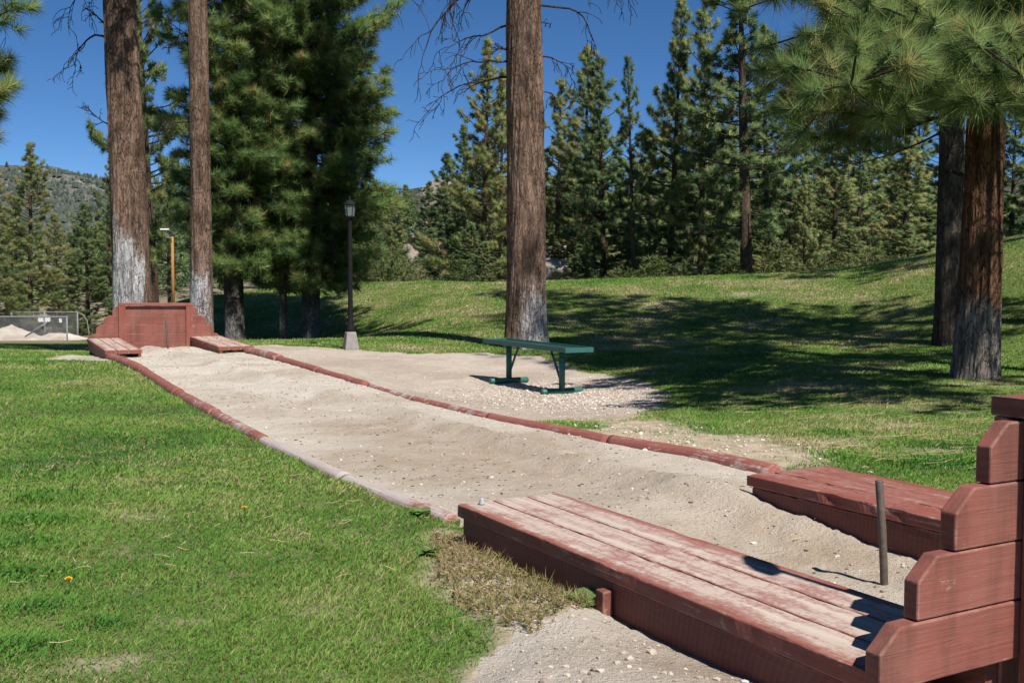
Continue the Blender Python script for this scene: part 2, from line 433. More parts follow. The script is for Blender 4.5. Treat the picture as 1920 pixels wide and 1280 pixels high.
T_C = [-0.9, -0.42, -0.36, -0.28, -0.18, -0.08, 0.0, 0.07, 0.17, 0.27, 0.32, 0.37, 0.42, 0.47, 0.8]
Z_C = [0.0, 0.0, 0.12, 0.55, 0.85, 0.92, 0.90, 0.97, 1.06, 1.16, 1.26, 1.46, 1.64, 1.86, 2.7]
def H(x, y):
    x = np.asarray(x, float); y = np.asarray(y, float)
    t = x / np.maximum(y, 2.0)
    z = 0.045 + np.zeros(np.broadcast(x, y).shape)
    side = sst(-0.3, 1.2, (x - np.interp(y, [p[1] for p in RLOG], [p[0] for p in RLOG])))
    z = z - 0.21 * np.exp(-((x - 0.2) / 2.6) ** 2 - ((y - 11.3) / 3.8) ** 2) * side
    z = z - 0.46 * np.exp(-((x + 5.0) / 2.6) ** 2 - ((y - 22.0) / 3.2) ** 2)
    zc = np.interp(t, T_C, Z_C)
    d0 = np.interp(t, [-0.4, -0.2, -0.08, 0.05, 0.25, 0.45, 0.7], [22.5, 21.5, 17.0, 16.0, 14.0, 11.5, 9.5])
    d1 = np.interp(t, [-0.4, -0.2, -0.05, 0.0, 0.3, 0.47, 0.7], [32.0, 31.0, 27.0, 26.0, 25.5, 22.0, 19.0])
    z = z + zc * sst(0, 1, (y - d0) / (d1 - d0)) 
    z = z - sst(0, 1, (y - d1) / 25.0) * (zc + 0.7 * (1 - sst(-0.30, -0.40, t))) * (y > d1)
    lf = sst(-0.30, -0.40, t)
    z = z - lf * 0.051 * (np.clip(y - 12.5, 0, 41) - 0.5 * np.clip(y - 12.5, 0, 1.6))
    z = z + 0.045 * np.maximum(y - 62, 0) * (1 + 0.25 * (fbm(x / 40, y / 40, 3) - 0.5)) + 1.5 * (fbm(x / 12, y / 12, 8) - 0.5) * sst(50, 75, y)
    z = z + 0.07 * (fbm(x / 3.0, y / 3.0, 5, 3) - 0.5) * sst(6, 14, np.hypot(x, y)) * (1 - 0 * y)
    return z
def h1(x, y): return float(H(np.array([x]), np.array([y]))[0])

def axis(segs):
    out = [segs[0][0]]
    for a, b, s0, s1 in segs:
        x = a
        while x < b - 1e-6:
            f = (x - a) / (b - a); x = min(b, x + s0 + (s1 - s0) * f); out.append(x)
    return np.array(out)
def build_terrain():
    pos = axis([(3.2, 14, 0.045, 0.25), (14, 70, 0.3, 4), (70, 420, 5, 25)])
    neg = -axis([(6.2, 16, 0.05, 0.3), (16, 70, 0.35, 4), (70, 420, 5, 25)])[::-1]
    xs = np.concatenate([neg[:-1], axis([(-6.2, 3.2, 0.04, 0.04)]), pos[1:]])
    ys = np.concatenate([axis([(-30, 1.0, 4, 0.2)])[:-1], axis([(1.0, 5.5, 0.028, 0.03), (5.5, 17, 0.04, 0.09), (17, 30, 0.12, 0.35), (30, 75, 0.5, 3), (75, 440, 4, 22)])])
    X, Y = np.meshgrid(xs, ys)
    Z = H(X, Y)
    wob = 0.10 * (fbm(X * 3.1, Y * 3.1, 21) - 0.5) + 0.05 * (fbm(X * 14, Y * 14, 22) - 0.5)
    near = (Y > 0.5) & (Y < 18) & (X > -8) & (X < 4)
    def sd(poly):
        r = np.full(X.shape, 9.0); r[near] = sdf(X[near], Y[near], poly); return r
    sC = sd(COURT); sG = sd(GRAVEL) + wob * 4.5; sB = sd(BARE) + wob * 3; sS = sd(SPILL) + wob * 2; sD = sd(DIRT) + wob * 2; sW = sd(WEEDS) + wob
    # sand relief: scuffed hollows and footprints
    k = 1 - sst(-0.12, 0.02, sC)
    rel = 0.018 * (fbm(X * 1.7, Y * 1.7, 31) - 0.5) + 0.016 * (fbm(X * 5, Y * 5, 33, 3) - 0.5) + 0.012 * (fbm(X * 18, Y * 18, 35, 3) - 0.5)
    near_end = np.exp(-((X - 1.0) / 0.9) ** 2 - ((Y - 3.6) / 1.1) ** 2)
    rel = rel * (1 + 0.5 * near_end)
    P = np.stack([X - S[0], Y - S[1]], -1); cc = P @ W; aa = P @ U
    hollow = -0.045 * np.exp(-((cc + 0.05) / 0.34) ** 2 - ((aa - 0.25) / 0.55) ** 2) + 0.05 * np.exp(-((cc - 0.05) / 0.5) ** 2 - ((aa - 1.15) / 0.28) ** 2)
    rf = np.random.default_rng(44)
    for _ in range(46):
        a0 = rf.uniform(-0.5, 5.5) if _ < 30 else rf.uniform(5, 11); c0 = rf.uniform(-0.75, 0.55)
        fx, fy = S + W * c0 + U * a0; th = rf.normal(0, 0.5) + TH
        m_ = (np.abs(X - fx) < 0.35) & (np.abs(Y - fy) < 0.35)
        lx = (X[m_] - fx) * math.cos(th) + (Y[m_] - fy) * math.sin(th); ly = -(X[m_] - fx) * math.sin(th) + (Y[m_] - fy) * math.cos(th)
        q = (lx / 0.055) ** 2 + (ly / 0.13) ** 2
        rel[m_] += rf.uniform(0.007, 0.017) * (-np.exp(-q) + 0.55 * np.exp(-((np.sqrt(q) - 1.5) / 0.4) ** 2))
    lip = 0.055 * sst(0.0, 1.0, aa) * np.exp(-((cc - 0.24) / 0.12) ** 2)
    Z = Z + k * (rel + hollow + lip + 0.01)
    kd = 1 - sst(-0.08, 0.05, np.minimum(sD, np.minimum(sB, sG)))
    kd = kd * (1 - k)
    Z = Z + kd * (0.03 * (fbm(X * 4, Y * 4, 41) - 0.5) + 0.02 * (fbm(X * 15, Y * 15, 43, 3) - 0.5)) + 0.055 * (1 - sst(-0.25, 0.08, sD)) * (1 - k)
    lawn_bump = 0.02 * (fbm(X * 2.3, Y * 2.3, 51, 3) - 0.5) + 0.012 * (fbm(X * 9, Y * 9, 52, 2) - 0.5)
    Z = Z + lawn_bump * (1 - np.maximum(k, kd)) * near
    # pits of bare soil at the tree feet are left to the lawn
    zone = np.zeros(X.shape, int)                      # 0 lawn, 1 sand, 2 gravel, 3 dirt
    zone[(sG < 0)] = 2
    zone[(sD < 0) & (sW > -0.0)] = 3
    zone[(sS < 0)] = 3
    zone[(sC < 0)] = 1
    bare = np.maximum.reduce([1 - sst(-0.02, 0.16, np.minimum(sG, sS)), 0.9 * (1 - sst(-0.22, 0.1, sB)), 1 - sst(-0.05, 0.08, sD), np.zeros(X.shape)])
    bare = np.maximum(bare, 0.8 * (1 - sst(0.0, 0.12, sW)))
    spots = [(-1.47, 4.19, 0.07), (0.9, 18.6, 0.22), (3.12, 7.97, 0.16), (-2.2, 3.7, 0.06), (-0.9, 2.9, 0.05), (4.35, 9.9, 0.25), (-0.55, 3.0, 0.06), (2.9, 20.5, 0.35), (4.6, 21, 0.3), (2.25, 9.0, 0.12), (1.95, 9.35, 0.12), (-1.8, 5.0, 0.05), (2.6, 7.2, 0.12), (-2.3, 4.6, 0.06), (1.95, 6.4, 0.2), (2.35, 6.0, 0.16), (-1.9, 3.1, 0.08), (-1.0, 2.55, 0.06)]
    for px, py, r in spots:
        bare = np.maximum(bare, 0.6 * np.exp(-(((X - px) / (r * 1.5)) ** 2 + ((Y - py) / r) ** 2)))
    far = sst(38, 60, Y) * 1.0
    far = np.maximum(far, sst(29, 36, Y) * sst(-0.30, -0.42, X / np.maximum(Y, 2)))
    damp = np.clip(0.55 * np.exp(-(((cc - 0.0) / 0.75) ** 2 + ((aa - 2.2) / 1.3) ** 2)) + 0.9 * np.exp(-(((cc + 0.1) / 0.5) ** 2 + ((aa - 3.1) / 1.1) ** 2)) + 0.7 * np.exp(-(((cc - 0.12) / 0.2) ** 2 + ((aa - 0.3) / 0.8) ** 2)) + 0.35 * near_end
                   + 0.9 * np.exp(-(((X - 0.55) / 0.35) ** 2 + ((Y - 2.55) / 0.25) ** 2)) + 0.7 * np.exp(-(((X - 0.9) / 0.9) ** 2 + ((Y - 7.6) / 0.55) ** 2)), 0, 1)
    ny, nx = X.shape
    I = np.arange(nx * ny).reshape(ny, nx)
    Q = np.stack([I[:-1, :-1], I[:-1, 1:], I[1:, 1:], I[1:, :-1]], -1).reshape(-1, 4)
    zf = zone[:-1, :-1].ravel()
    V = np.stack([X, Y, Z], -1).reshape(-1, 3)
    at = {'bare': bare.ravel(), 'far': far.ravel(), 'damp': damp.ravel()}
    res = {}
    for zid, nm, mt, lb in ((0, 'lawn', M_LAWN, 'green lawn and ground sloping up to a mound at right'), (1, 'sand_court', M_SAND, 'pale sand floor of the horseshoe court between the red logs'),
                            (2, 'gravel_patch', M_GRAVEL, 'pale gravel and dirt patch under the green bench'), (3, 'bare_dirt', M_DIRT, 'bare sandy dirt beside the red wooden platforms')):
        f = Q[zf == zid]; u, inv = np.unique(f, return_inverse=True)
        me = mesh_np(nm, V[u], [inv.reshape(-1, 4)], mt, attrs={k_: v_[u] for k_, v_ in at.items()}, smooth=True)
        o = link(nm, me); tag(o, lb, kind='structure')
    return xs, ys, Z, bare, zone, np.minimum.reduce([sC, sG, sD])
XS, YS, ZG, BAREG, ZONEG, SDG = build_terrain()
def bil(G, x, y):
    x = np.asarray(x, float); y = np.asarray(y, float)
    i = np.clip(np.searchsorted(XS, x) - 1, 0, len(XS) - 2); j = np.clip(np.searchsorted(YS, y) - 1, 0, len(YS) - 2)
    fx = (x - XS[i]) / (XS[i + 1] - XS[i]); fy = (y - YS[j]) / (YS[j + 1] - YS[j])
    return (G[j, i] * (1 - fx) + G[j, i + 1] * fx) * (1 - fy) + (G[j + 1, i] * (1 - fx) + G[j + 1, i + 1] * fx) * fy
def gz(x, y): return float(bil(ZG, np.array([x]), np.array([y]))[0])
def zone_at(x, y):
    i = np.clip(np.searchsorted(XS, x) - 1, 0, len(XS) - 2); j = np.clip(np.searchsorted(YS, y) - 1, 0, len(YS) - 2)
    return ZONEG[j, i]

# distant mountains
def build_mountain(name, ts, angs, d0, d1, seed, label, cols):
    m = Mat(name + '_rock'); v = m.coord('Object')
    a = m.noise(v, 0.03, 8, 0.75); b = m.noise(v, 0.13, 5, 0.8); c_ = m.noise(v, 0.004, 4, 0.5)
    f = m.math('ADD', m.math('MULTIPLY', a, 0.45), m.math('MULTIPLY', b, 0.55))
    c = m.mix(m.rng(f, 0.515, 0.555), cols[0], cols[1])
    c = m.mix(m.rng(c_, 0.45, 0.6, 0, 0.7), c, cols[2])
    m.color(c); m.rough(0.95); m.bump(f, 1.0, 14.0)
    T = np.linspace(ts[0], ts[-1], 260); Sg = np.linspace(0, 1, 90)
    TT, SS = np.meshgrid(T, Sg)
    D = d0 + (d1 - d0) * SS
    ang = np.interp(TT, ts, angs)
    X = TT * D; Y = D
    Zr = ang * D * (SS ** 0.85) + 10 * (1 - SS)
    Zr = Zr + (D * 0.018) * (fbm(X / 60, Y / 60, seed, 6, 0.6) - 0.5) * np.clip(SS * 3, 0.1, 1) * np.where(SS > 0.97, 0.5, 1)
    back = np.stack([X[-1], Y[-1] + 200, Zr[-1] * 0 - 20], -1)
    V = np.concatenate([np.stack([X, Y, Zr], -1).reshape(-1, 3), back])
    ny, nx = X.shape
    I = np.arange(nx * (ny + 1)).reshape(ny + 1, nx)
    Q = np.stack([I[:-1, :-1], I[:-1, 1:], I[1:, 1:], I[1:, :-1]], -1).reshape(-1, 4)
    o = link(name, mesh_np(name, V, [Q], m.m, smooth=True)); tag(o, label, kind='structure')
    return X, Y, Zr
MTN = build_mountain('mountain', [-0.9, -0.6, -0.48, -0.43, -0.38, -0.30, -0.1, 0.1], [0.10, 0.110, 0.109, 0.104, 0.096, 0.080, 0.05, 0.02], 700, 1700, 61,
               'rocky grey mountain ridge far off at left', ((0.11, 0.115, 0.10), (0.33, 0.31, 0.295), (0.15, 0.15, 0.135)))
build_mountain('hill', [-0.35, -0.2, -0.11, -0.085, -0.05, 0.05, 0.2, 0.5, 0.9], [0.06, 0.078, 0.084, 0.089, 0.085, 0.082, 0.09, 0.10, 0.10], 260, 640, 77,
               'rocky wooded hillside behind the pines', ((0.06, 0.075, 0.045), (0.34, 0.30, 0.25), (0.085, 0.10, 0.06)))

def mountain_trees():
    rng = np.random.default_rng(31); X, Y, Zr = MTN; n = 16000
    i = rng.integers(1, X.shape[0] - 1, n); j = rng.integers(20, X.shape[1] - 60, n)
    den = fbm(X[i, j] / 45, Y[i, j] / 45, 5, 4); ok = den + rng.normal(0, 0.08, n) > 0.46
    i, j = i[ok], j[ok]; n = len(i); f = rng.random((n, 1)); g = rng.random((n, 1))
    P = np.stack([X, Y, Zr], -1)
    base = P[i, j] * (1 - f) + P[i, j + 1] * f; base = base + (P[i - 1, j] - P[i, j]) * g
    h = rng.uniform(4, 10, n); w = h * rng.uniform(0.28, 0.45, n); k = 6; A_ = np.arange(k) * 2 * math.pi / k
    ring = np.stack([np.cos(A_), np.sin(A_), 0 * A_], -1)
    lo = base[:, None] + ring[None] * w[:, None, None] * rng.uniform(0.7, 1.2, (n, k, 1)) + np.array([0, 0, 0.2]) * h[:, None, None]
    mid = base[:, None] + ring[None] * (w * 0.75)[:, None, None] * rng.uniform(0.7, 1.2, (n, k, 1)) + np.array([0, 0, 0.6]) * h[:, None, None]
    top = base + np.stack([0 * h, 0 * h, h], -1)
    V = np.concatenate([lo, mid, top[:, None]], 1).reshape(-1, 3); b0 = np.arange(n)[:, None] * (2 * k + 1); q = np.arange(k)[None]; q2 = (q + 1) % k
    F4 = np.stack([b0 + q, b0 + q2, b0 + k + q2, b0 + k + q], -1).reshape(-1, 4); F3 = np.stack([b0 + k + q, b0 + k + q2, b0 + 2 * k + 0 * q], -1).reshape(-1, 3)
    me = mesh_np('mountain_trees', V, [F4, F3], M_DARKTREE, attrs={'tint': np.repeat(np.clip(rng.normal(0.5, 0.25, n), 0, 1), 2 * k + 1)})
    tag(link('mountain_trees', me), 'trees dotted over the rocky mountain slope at left', 'trees', kind='stuff')
mountain_trees()

# ------------------------------------------------------------------ wooden court furniture
def board_me(name, L, Wd, T, seed, along='y', chip=0.006, rnd=0.006, mat=None, worn_edge=None, ends=(0, 0)):
    """plank with rounded, slightly chipped edges; local origin at its corner, runs 0..L along its axis"""
    rng = np.random.default_rng(seed)
    n = max(8, int(L / 0.018))
    prof = []
    k = 4
    for cx, cz, a0 in ((Wd - rnd, rnd, -90), (Wd - rnd, T - rnd, 0), (rnd, T - rnd, 90), (rnd, rnd, 180)):
        for i in range(k):
            a = math.radians(a0 + 90 * i / (k - 1)); prof.append((cx + rnd * math.cos(a), cz + rnd * math.sin(a)))
        nx_, nz_ = {-90: (Wd, None), 0: (None, T), 90: (0, None), 180: (None, 0)}[a0]
    # subdivide flat spans
    full = []
    for i in range(len(prof)):
        p, q = prof[i], prof[(i + 1) % len(prof)]
        full.append(p)
        dl = math.hypot(q[0] - p[0], q[1] - p[1]); s = int(dl / 0.02)
        for j in range(1, s): full.append((p[0] + (q[0] - p[0]) * j / s, p[1] + (q[1] - p[1]) * j / s))
    prof = np.array(full); m = len(prof)
    ts = np.linspace(0, L, n)
    V = np.zeros((n, m, 3))
    off = seed * 3.7
    for i, t in enumerate(ts):
        V[i, :, 0] = prof[:, 0]; V[i, :, 1] = t; V[i, :, 2] = prof[:, 1]
    ex = np.minimum(prof[:, 0], Wd - prof[:, 0]); ez = np.minimum(prof[:, 1], T - prof[:, 1])
    edge = np.clip(1 - np.maximum(ex, ez) / 0.018, 0, 1)
    topm = (prof[:, 1] > T * 0.5)
    Tn = np.repeat(ts[:, None], m, 1); An = np.repeat(np.arange(m)[None, :] * 0.35, n, 0)
    chipn = np.clip(fbm(Tn * 9 + off, An * 0.4 + off, seed, 4) - 0.52, 0, 1) * 4
    cxv = (prof[:, 0] - Wd / 2); czv = (prof[:, 1] - T / 2)
    amt = chip * chipn * edge[None, :] * topm[None, :]
    V[:, :, 0] -= np.sign(cxv)[None, :] * amt; V[:, :, 2] -= np.sign(czv)[None, :] * amt * 0.8
    wob = 0.0016 * (fbm(Tn * 14 + off, An + off, seed + 5, 3) - 0.5)
    V[:, :, 2] += wob; V[:, :, 0] += 0.004 * (fbm(Tn * 1.2 + off, np.zeros_like(Tn) + off, seed + 9, 2) - 0.5)
    I = np.arange(n * m).reshape(n, m)
    Q = np.stack([I[:-1, :], np.roll(I, -1, 1)[:-1, :], np.roll(I, -1, 1)[1:, :], I[1:, :]], -1).reshape(-1, 4)
    Vf = V.reshape(-1, 3)
    c0 = len(Vf); Vf = np.concatenate([Vf, [V[0].mean(0)], [V[-1].mean(0)]])
    r0 = I[0]; r1 = I[-1]
    t0 = np.stack([np.roll(r0, -1), r0, np.full(m, c0)], -1); t1 = np.stack([r1, np.roll(r1, -1), np.full(m, c0 + 1)], -1)
    Q = Q[:, ::-1]; t0 = t0[:, ::-1]; t1 = t1[:, ::-1]
    if along == 'x':
        Vf = np.stack([Vf[:, 1], Vf[:, 0], Vf[:, 2]], -1); Q = Q[:, ::-1]; t0 = t0[:, ::-1]; t1 = t1[:, ::-1]
    el = np.clip(1 - prof[:, 0] / 0.045, 0, 1) * ends[0] + np.clip(1 - (Wd - prof[:, 0]) / 0.06, 0, 1) * ends[1] + 0.35 * np.clip(1 - ex / 0.010, 0, 1)
    ev = np.concatenate([np.tile(el, n), [0.5, 0.5]])
    return mesh_np(name, Vf, [Q, t0, t1], mat, attrs={'edge': ev}, smooth=False)

def platform(loc, rz, wid, length, top, label, seed, mat, outer, skirt_h=0.14, tilt=0.0, chip=0.0035, stagger=(0, 0, 0)):
    """three deck boards on a frame; local x across, y along, origin at the low corner"""
    r = empty('pitching_platform', loc, rz, label, 'platform', 'pitching platforms of the court')
    r.rotation_euler = (tilt, 0, rz)
    g = 0.006; bw = (wid - 2 * g) / 3
    for i in range(3):
        me = board_me('deck_board', length - stagger[i], bw, 0.045, seed + i, 'y', chip, 0.005, mat, None, (1 if i == 0 else 0, 1 if i == 2 else 0))
        o = link('deck_board', me, r, (i * (bw + g), 0, top - 0.045))
    for x0 in (0.012, wid - 0.012 - 0.036):
        me = board_me('side_board', length - 0.025, 0.036, skirt_h, seed + 7, 'y', chip * 0.5, 0.004, M_SKIRT)
        link('side_board', me, r, (x0, 0.005, top - 0.049 - skirt_h))
    me = board_me('end_board', wid - 0.1, 0.036, skirt_h, seed + 8, 'x', chip * 0.5, 0.004, M_SKIRT)
    link('end_board', me, r, (0.05, length - 0.062, top - 0.049 - skirt_h))
    return r
x, y = court(-1.02, -0.851)
pl = platform((x, y, 0), TH, 0.42, 1.85, 0.196, 'large dusty worn red wooden platform nearest the camera, beside the near lawn', 11, M_DECK, -1)
b = MB().box(-0.026, 0.006, 0.905, 0.945, -0.02, 0.128); b.build('wooden_peg', M_SKIRT, pl, 0.004)
x, y = court(0.27, -0.851)
platform((x, y, 0), TH, 0.45, 1.80, 0.196, 'red wooden platform on the far side of the near iron stake', 31, M_DECK_B, 1, chip=0.012)
x, y = farc(-0.92, -1.83)
platform((x, y, 0), TH2, 0.44, 1.81, 0.118, 'sandy red platform in front of the far backboard, on the left', 51, M_DECK, -1, 0.11, 0.034)
x, y = farc(0.46, -1.83)
platform((x, y, 0), TH2, 0.46, 1.81, 0.128, 'sandy red platform in front of the far backboard, on the right', 71, M_DECK, 1, 0.08, 0.028, 0.016)

def backboard(loc, rz, half, ph, z0, pit, label, seed, tilt=0.0, post_in=0.0):
    """stepped plank backboard; local x across, pit = +1/-1 is the side facing the pit"""
    r = empty('backboard', loc, rz, label, 'backboard', 'stepped backboards of the court')
    th = 0.040
    for k in range(4):
        hw = half - 0.107 * k
        zb = z0 + k * ph; zt = zb + ph - 0.003
        ve = 0.078; ch = 0.056
        poly = [(-hw, zb), (hw, zb), (hw, zb + ve), (hw - ch, zt), (-hw + ch, zt), (-hw, zb + ve)]
        o = MB().prism(poly, -th / 2 + 0.0015 * (k % 2), th / 2 - 0.001 * (k % 2), 'y').build('wall_plank', M_PLANK, r, 0.004)
    if pit < 0:
        MB().box(-half + 0.02, half - 0.02, -th / 2 + 0.003, th / 2 - 0.003, z0 - 0.16, z0 - 0.003).build('wall_plank', M_PLANK, r, 0.004)
    top = z0 + 4 * ph
    for sx in (-1, 1):
        px = sx * (half * 0.505 - post_in)
        for sy in (-1, 1):
            MB().box(px - 0.045, px + 0.045, sy * (th / 2 + 0.001), sy * (th / 2 + 0.036), z0 - 0.12, top).build('post', M_POST, r, 0.003)
    MB().box(-half * 0.505 - 0.045 + post_in * 0.8, half * 0.505 + 0.045 - post_in * 0.8, -0.060, 0.060, top + 0.002, top + 0.043).build('cap_board', M_PLANK, r, 0.004)
    r.rotation_euler = (0, tilt, rz)
    return r
x, y = court(-0.15, -0.874)
backboard((x, y, 0), TH, 0.885, 0.130, 0.165, 1, 'red stepped plank backboard at the right edge, close to the camera', 5, 0.0, 0.035)
x, y = farc(0.0, 0.02)
backboard((x, y, 0), TH2 - 0.06, 0.90, 0.130, 0.10, -1, 'red stepped plank backboard at the far end, below the whitewashed pines', 9, 0.010)

sp = empty('shadow_post', (1.248, 2.035, gz(1.248, 2.035)), TH + 0.9, 'unseen thin post with a small plate behind the near backboard, guessed from its shadow on the platform', 'post')  # unseen stand-in, added to cast the paddle shaped shadow on the near platform
MB().tube([(0, 0, -0.1), (0, 0, 1.50 - gz(1.248, 2.035))], 0.011, 10).build('pole', M_IRON, sp, 0, True)
MB().prism([(-0.03, 0), (0.03, 0), (0.085, 0.05), (0.085, 0.13), (0.035, 0.18), (-0.035, 0.18), (-0.085, 0.13), (-0.085, 0.05)], -0.004, 0.004, 'y').build('plate', M_IRON, sp, 0, False, (0, 0, 1.50 - gz(1.248, 2.035)))
def stake(x, y, hgt, lean, label):
    z = gz(x, y)
    r = MB().tube([(0, 0, -0.1), (lean[0] * 0.5, lean[1] * 0.5, hgt * 0.5), (lean[0], lean[1], hgt)], 0.0125, 16).build('stake', M_IRON, None, 0.002, True, (x, y, z))
    tag(r, label, 'stake', 'iron stakes of the court')
stake(1.19, 3.35, 0.33, (-0.022, 0.02), 'tall rusty iron stake in the sand, nearest the camera')
stake(-4.58, 14.22, 0.42, (-0.03, 0.0), 'thin dark iron stake in the sand by the far backboard')

def log(pts, r0, r1, worn, label, seed, sink):
    inner = 1 if seed < 10 else -0.2
    """half buried rounded timber following pts"""
    P = np.array(pts); seg = np.hypot(*np.diff(P, axis=0).T); cum = np.concatenate([[0], np.cumsum(seg)])
    n = max(20, int(cum[-1] / 0.035)); s = np.linspace(0, cum[-1], n)
    x = np.interp(s, cum, P[:, 0]); y = np.interp(s, cum, P[:, 1])
    # soften the bends
    for _ in range(6):
        x[1:-1] = (x[:-2] + 2 * x[1:-1] + x[2:]) / 4; y[1:-1] = (y[:-2] + 2 * y[1:-1] + y[2:]) / 4
    R = np.interp(s, [0, cum[-1]], [r0, r1]) * (1 + 0.16 * (fbm(s * 2.2 + seed, s * 0, seed, 3) - 0.5))
    zc = bil(ZG, x, y) * 0.3 + H(x, y) * 0.7 + sink
    for _ in range(20): zc[1:-1] = (zc[:-2] + 2 * zc[1:-1] + zc[2:]) / 4
    m = 26; A = np.linspace(0, 2 * np.pi, m, endpoint=False)
    dx = np.gradient(x); dy = np.gradient(y); L = np.hypot(dx, dy); nxv, nyv = dy / L, -dx / L
    V = np.zeros((n, m, 3)); S_, A_ = np.meshgrid(s, A, indexing='ij')
    rr = R[:, None] * (1 + 0.05 * (fbm(S_ * 5 + seed, np.cos(A_) * 1.5 + 9, seed + 3, 4) - 0.5) + 0.06 * (fbm(S_ * 30, np.sin(A_) * 4 + 7, seed + 4, 2) - 0.5))
    V[:, :, 0] = x[:, None] + nxv[:, None] * np.cos(A_) * rr; V[:, :, 1] = y[:, None] + nyv[:, None] * np.cos(A_) * rr
    V[:, :, 2] = zc[:, None] + np.sin(A_) * rr
    ox, oy = float(x.mean()), float(y.mean())
    V[:, :, 0] -= ox; V[:, :, 1] -= oy
    I = np.arange(n * m).reshape(n, m); J = np.roll(I, -1, 1)
    Q = np.stack([I[:-1], J[:-1], J[1:], I[1:]], -1).reshape(-1, 4)
    Vf = np.concatenate([V.reshape(-1, 3), [V[0].mean(0)], [V[-1].mean(0)]]); c0 = n * m
    t0 = np.stack([J[0], I[0], np.full(m, c0)], -1); t1 = np.stack([I[-1], J[-1], np.full(m, c0 + 1)], -1)
    wv = np.concatenate([np.repeat(np.interp(s / cum[-1], [w[0] for w in worn], [w[1] for w in worn]), m), [0, 0]])
    al = np.concatenate([S_.ravel(), [0, 0]]); tp = np.concatenate([((np.sin(A_ ) * 0.75 + inner * np.cos(A_) * 0.55) * 0.5 + 0.42).ravel(), [0.5, 0.5]])
    o = link('edging_log', mesh_np('edging_log', Vf, [Q, t0, t1], M_LOG, attrs={'worn': wv, 'along': al, 'top': tp, 'ang': np.concatenate([(np.cos(A_) * 4).ravel(), [0, 0]])}, smooth=True), None, (ox, oy, 0))
    tag(o, label, 'log', 'painted edging logs of the court')
def sub(pts, a, b):
    P = np.array(pts); cum = np.concatenate([[0], np.cumsum(np.hypot(*np.diff(P, axis=0).T))])
    ss = [a] + [c for c in cum if a + 0.05 < c < b - 0.05] + [b]
    return [(float(np.interp(t, cum, P[:, 0])), float(np.interp(t, cum, P[:, 1]))) for t in ss]
def straight(P, a, b):
    q = sub(P, a, b); p0, p1 = np.array(q[0]), np.array(q[-1]); mid = np.array(sub(P, a, (a + b) / 2)[-1])
    c = p0 * 0.25 + p1 * 0.25 + mid * 0.5
    return [tuple(p0), tuple(c), tuple(p1)]
GREY = 'grey weathered edging log on the left of the court, '
for a, b, r0, r1, wn, sk, lb in ((0.0, 1.0, 0.046, 0.048, [(0, 0.8), (0.2, 0.5), (0.6, 1.2), (1, 1.3)], -0.018, GREY + 'touching the near platform'),
                                 (1.03, 2.42, 0.045, 0.043, [(0, 1.3), (0.8, 1.4), (1, 0.9)], -0.015, GREY + 'second from the near platform'),
                                 (2.44, 3.75, 0.044, 0.047, [(0, 0.2), (0.4, 0.6), (1, 0.3)], -0.008, 'red edging log with pale flakes on the left, just beyond the grey weathered ones'),
                                 (3.78, 5.3, 0.047, 0.050, [(0, 0.4), (0.6, 0.3), (1, 0.1)], -0.004, 'red edging log at the middle of the left side of the court'),
                                 (5.33, 7.6, 0.052, 0.055, [(0, 0.1), (0.4, 0.1), (1, 0.15)], 0.0, 'long red edging log on the left, second from the far left platform'),
                                 (7.63, 10.3, 0.056, 0.062, [(0, 0.15), (1, 0.4)], 0.006, 'red edging log on the left, ending at the far left platform')):
    log(straight(LLOG, a, b), r0, r1, wn, lb, int(a * 10) % 9 + 1, sk)
for a, b, r0, r1, wn, sk, lb in ((0.0, 1.25, 0.058, 0.054, [(0, 0.5), (0.3, 0.3), (1, 0.2)], -0.004, 'thick red edging log on the right, its pale end at the near right platform'),
                                 (1.28, 2.6, 0.052, 0.048, [(0, 0.1), (1, 0.25)], -0.008, 'red edging log on the right, second from the near right platform'),
                                 (2.63, 3.9, 0.042, 0.040, [(0, 0.4), (1, 0.3)], -0.004, 'thin scuffed edging log sunk in sand, near side in front of the bench'),
                                 (3.94, 5.15, 0.036, 0.034, [(0, 0.5), (1, 0.4)], -0.006, 'nearly buried thin edging log, where sand spills across in front of the bench'),
                                 (5.28, 6.8, 0.046, 0.050, [(0, 0.1), (1, 0.1)], -0.002, 'red edging log on the right, first beyond the sandy gap'),
                                 (6.83, 8.45, 0.052, 0.056, [(0, 0.1), (1, 0.1)], 0.004, 'red edging log on the right, level with the lamp post'),
                                 (8.48, 10.2, 0.064, 0.068, [(0, 0.35), (1, 0.4)], 0.012, 'thick pale red edging log touching the far right platform')):
    log(straight(RLOG, a, b), r0, r1, wn, lb, int(a * 10) % 50 + 13, sk)

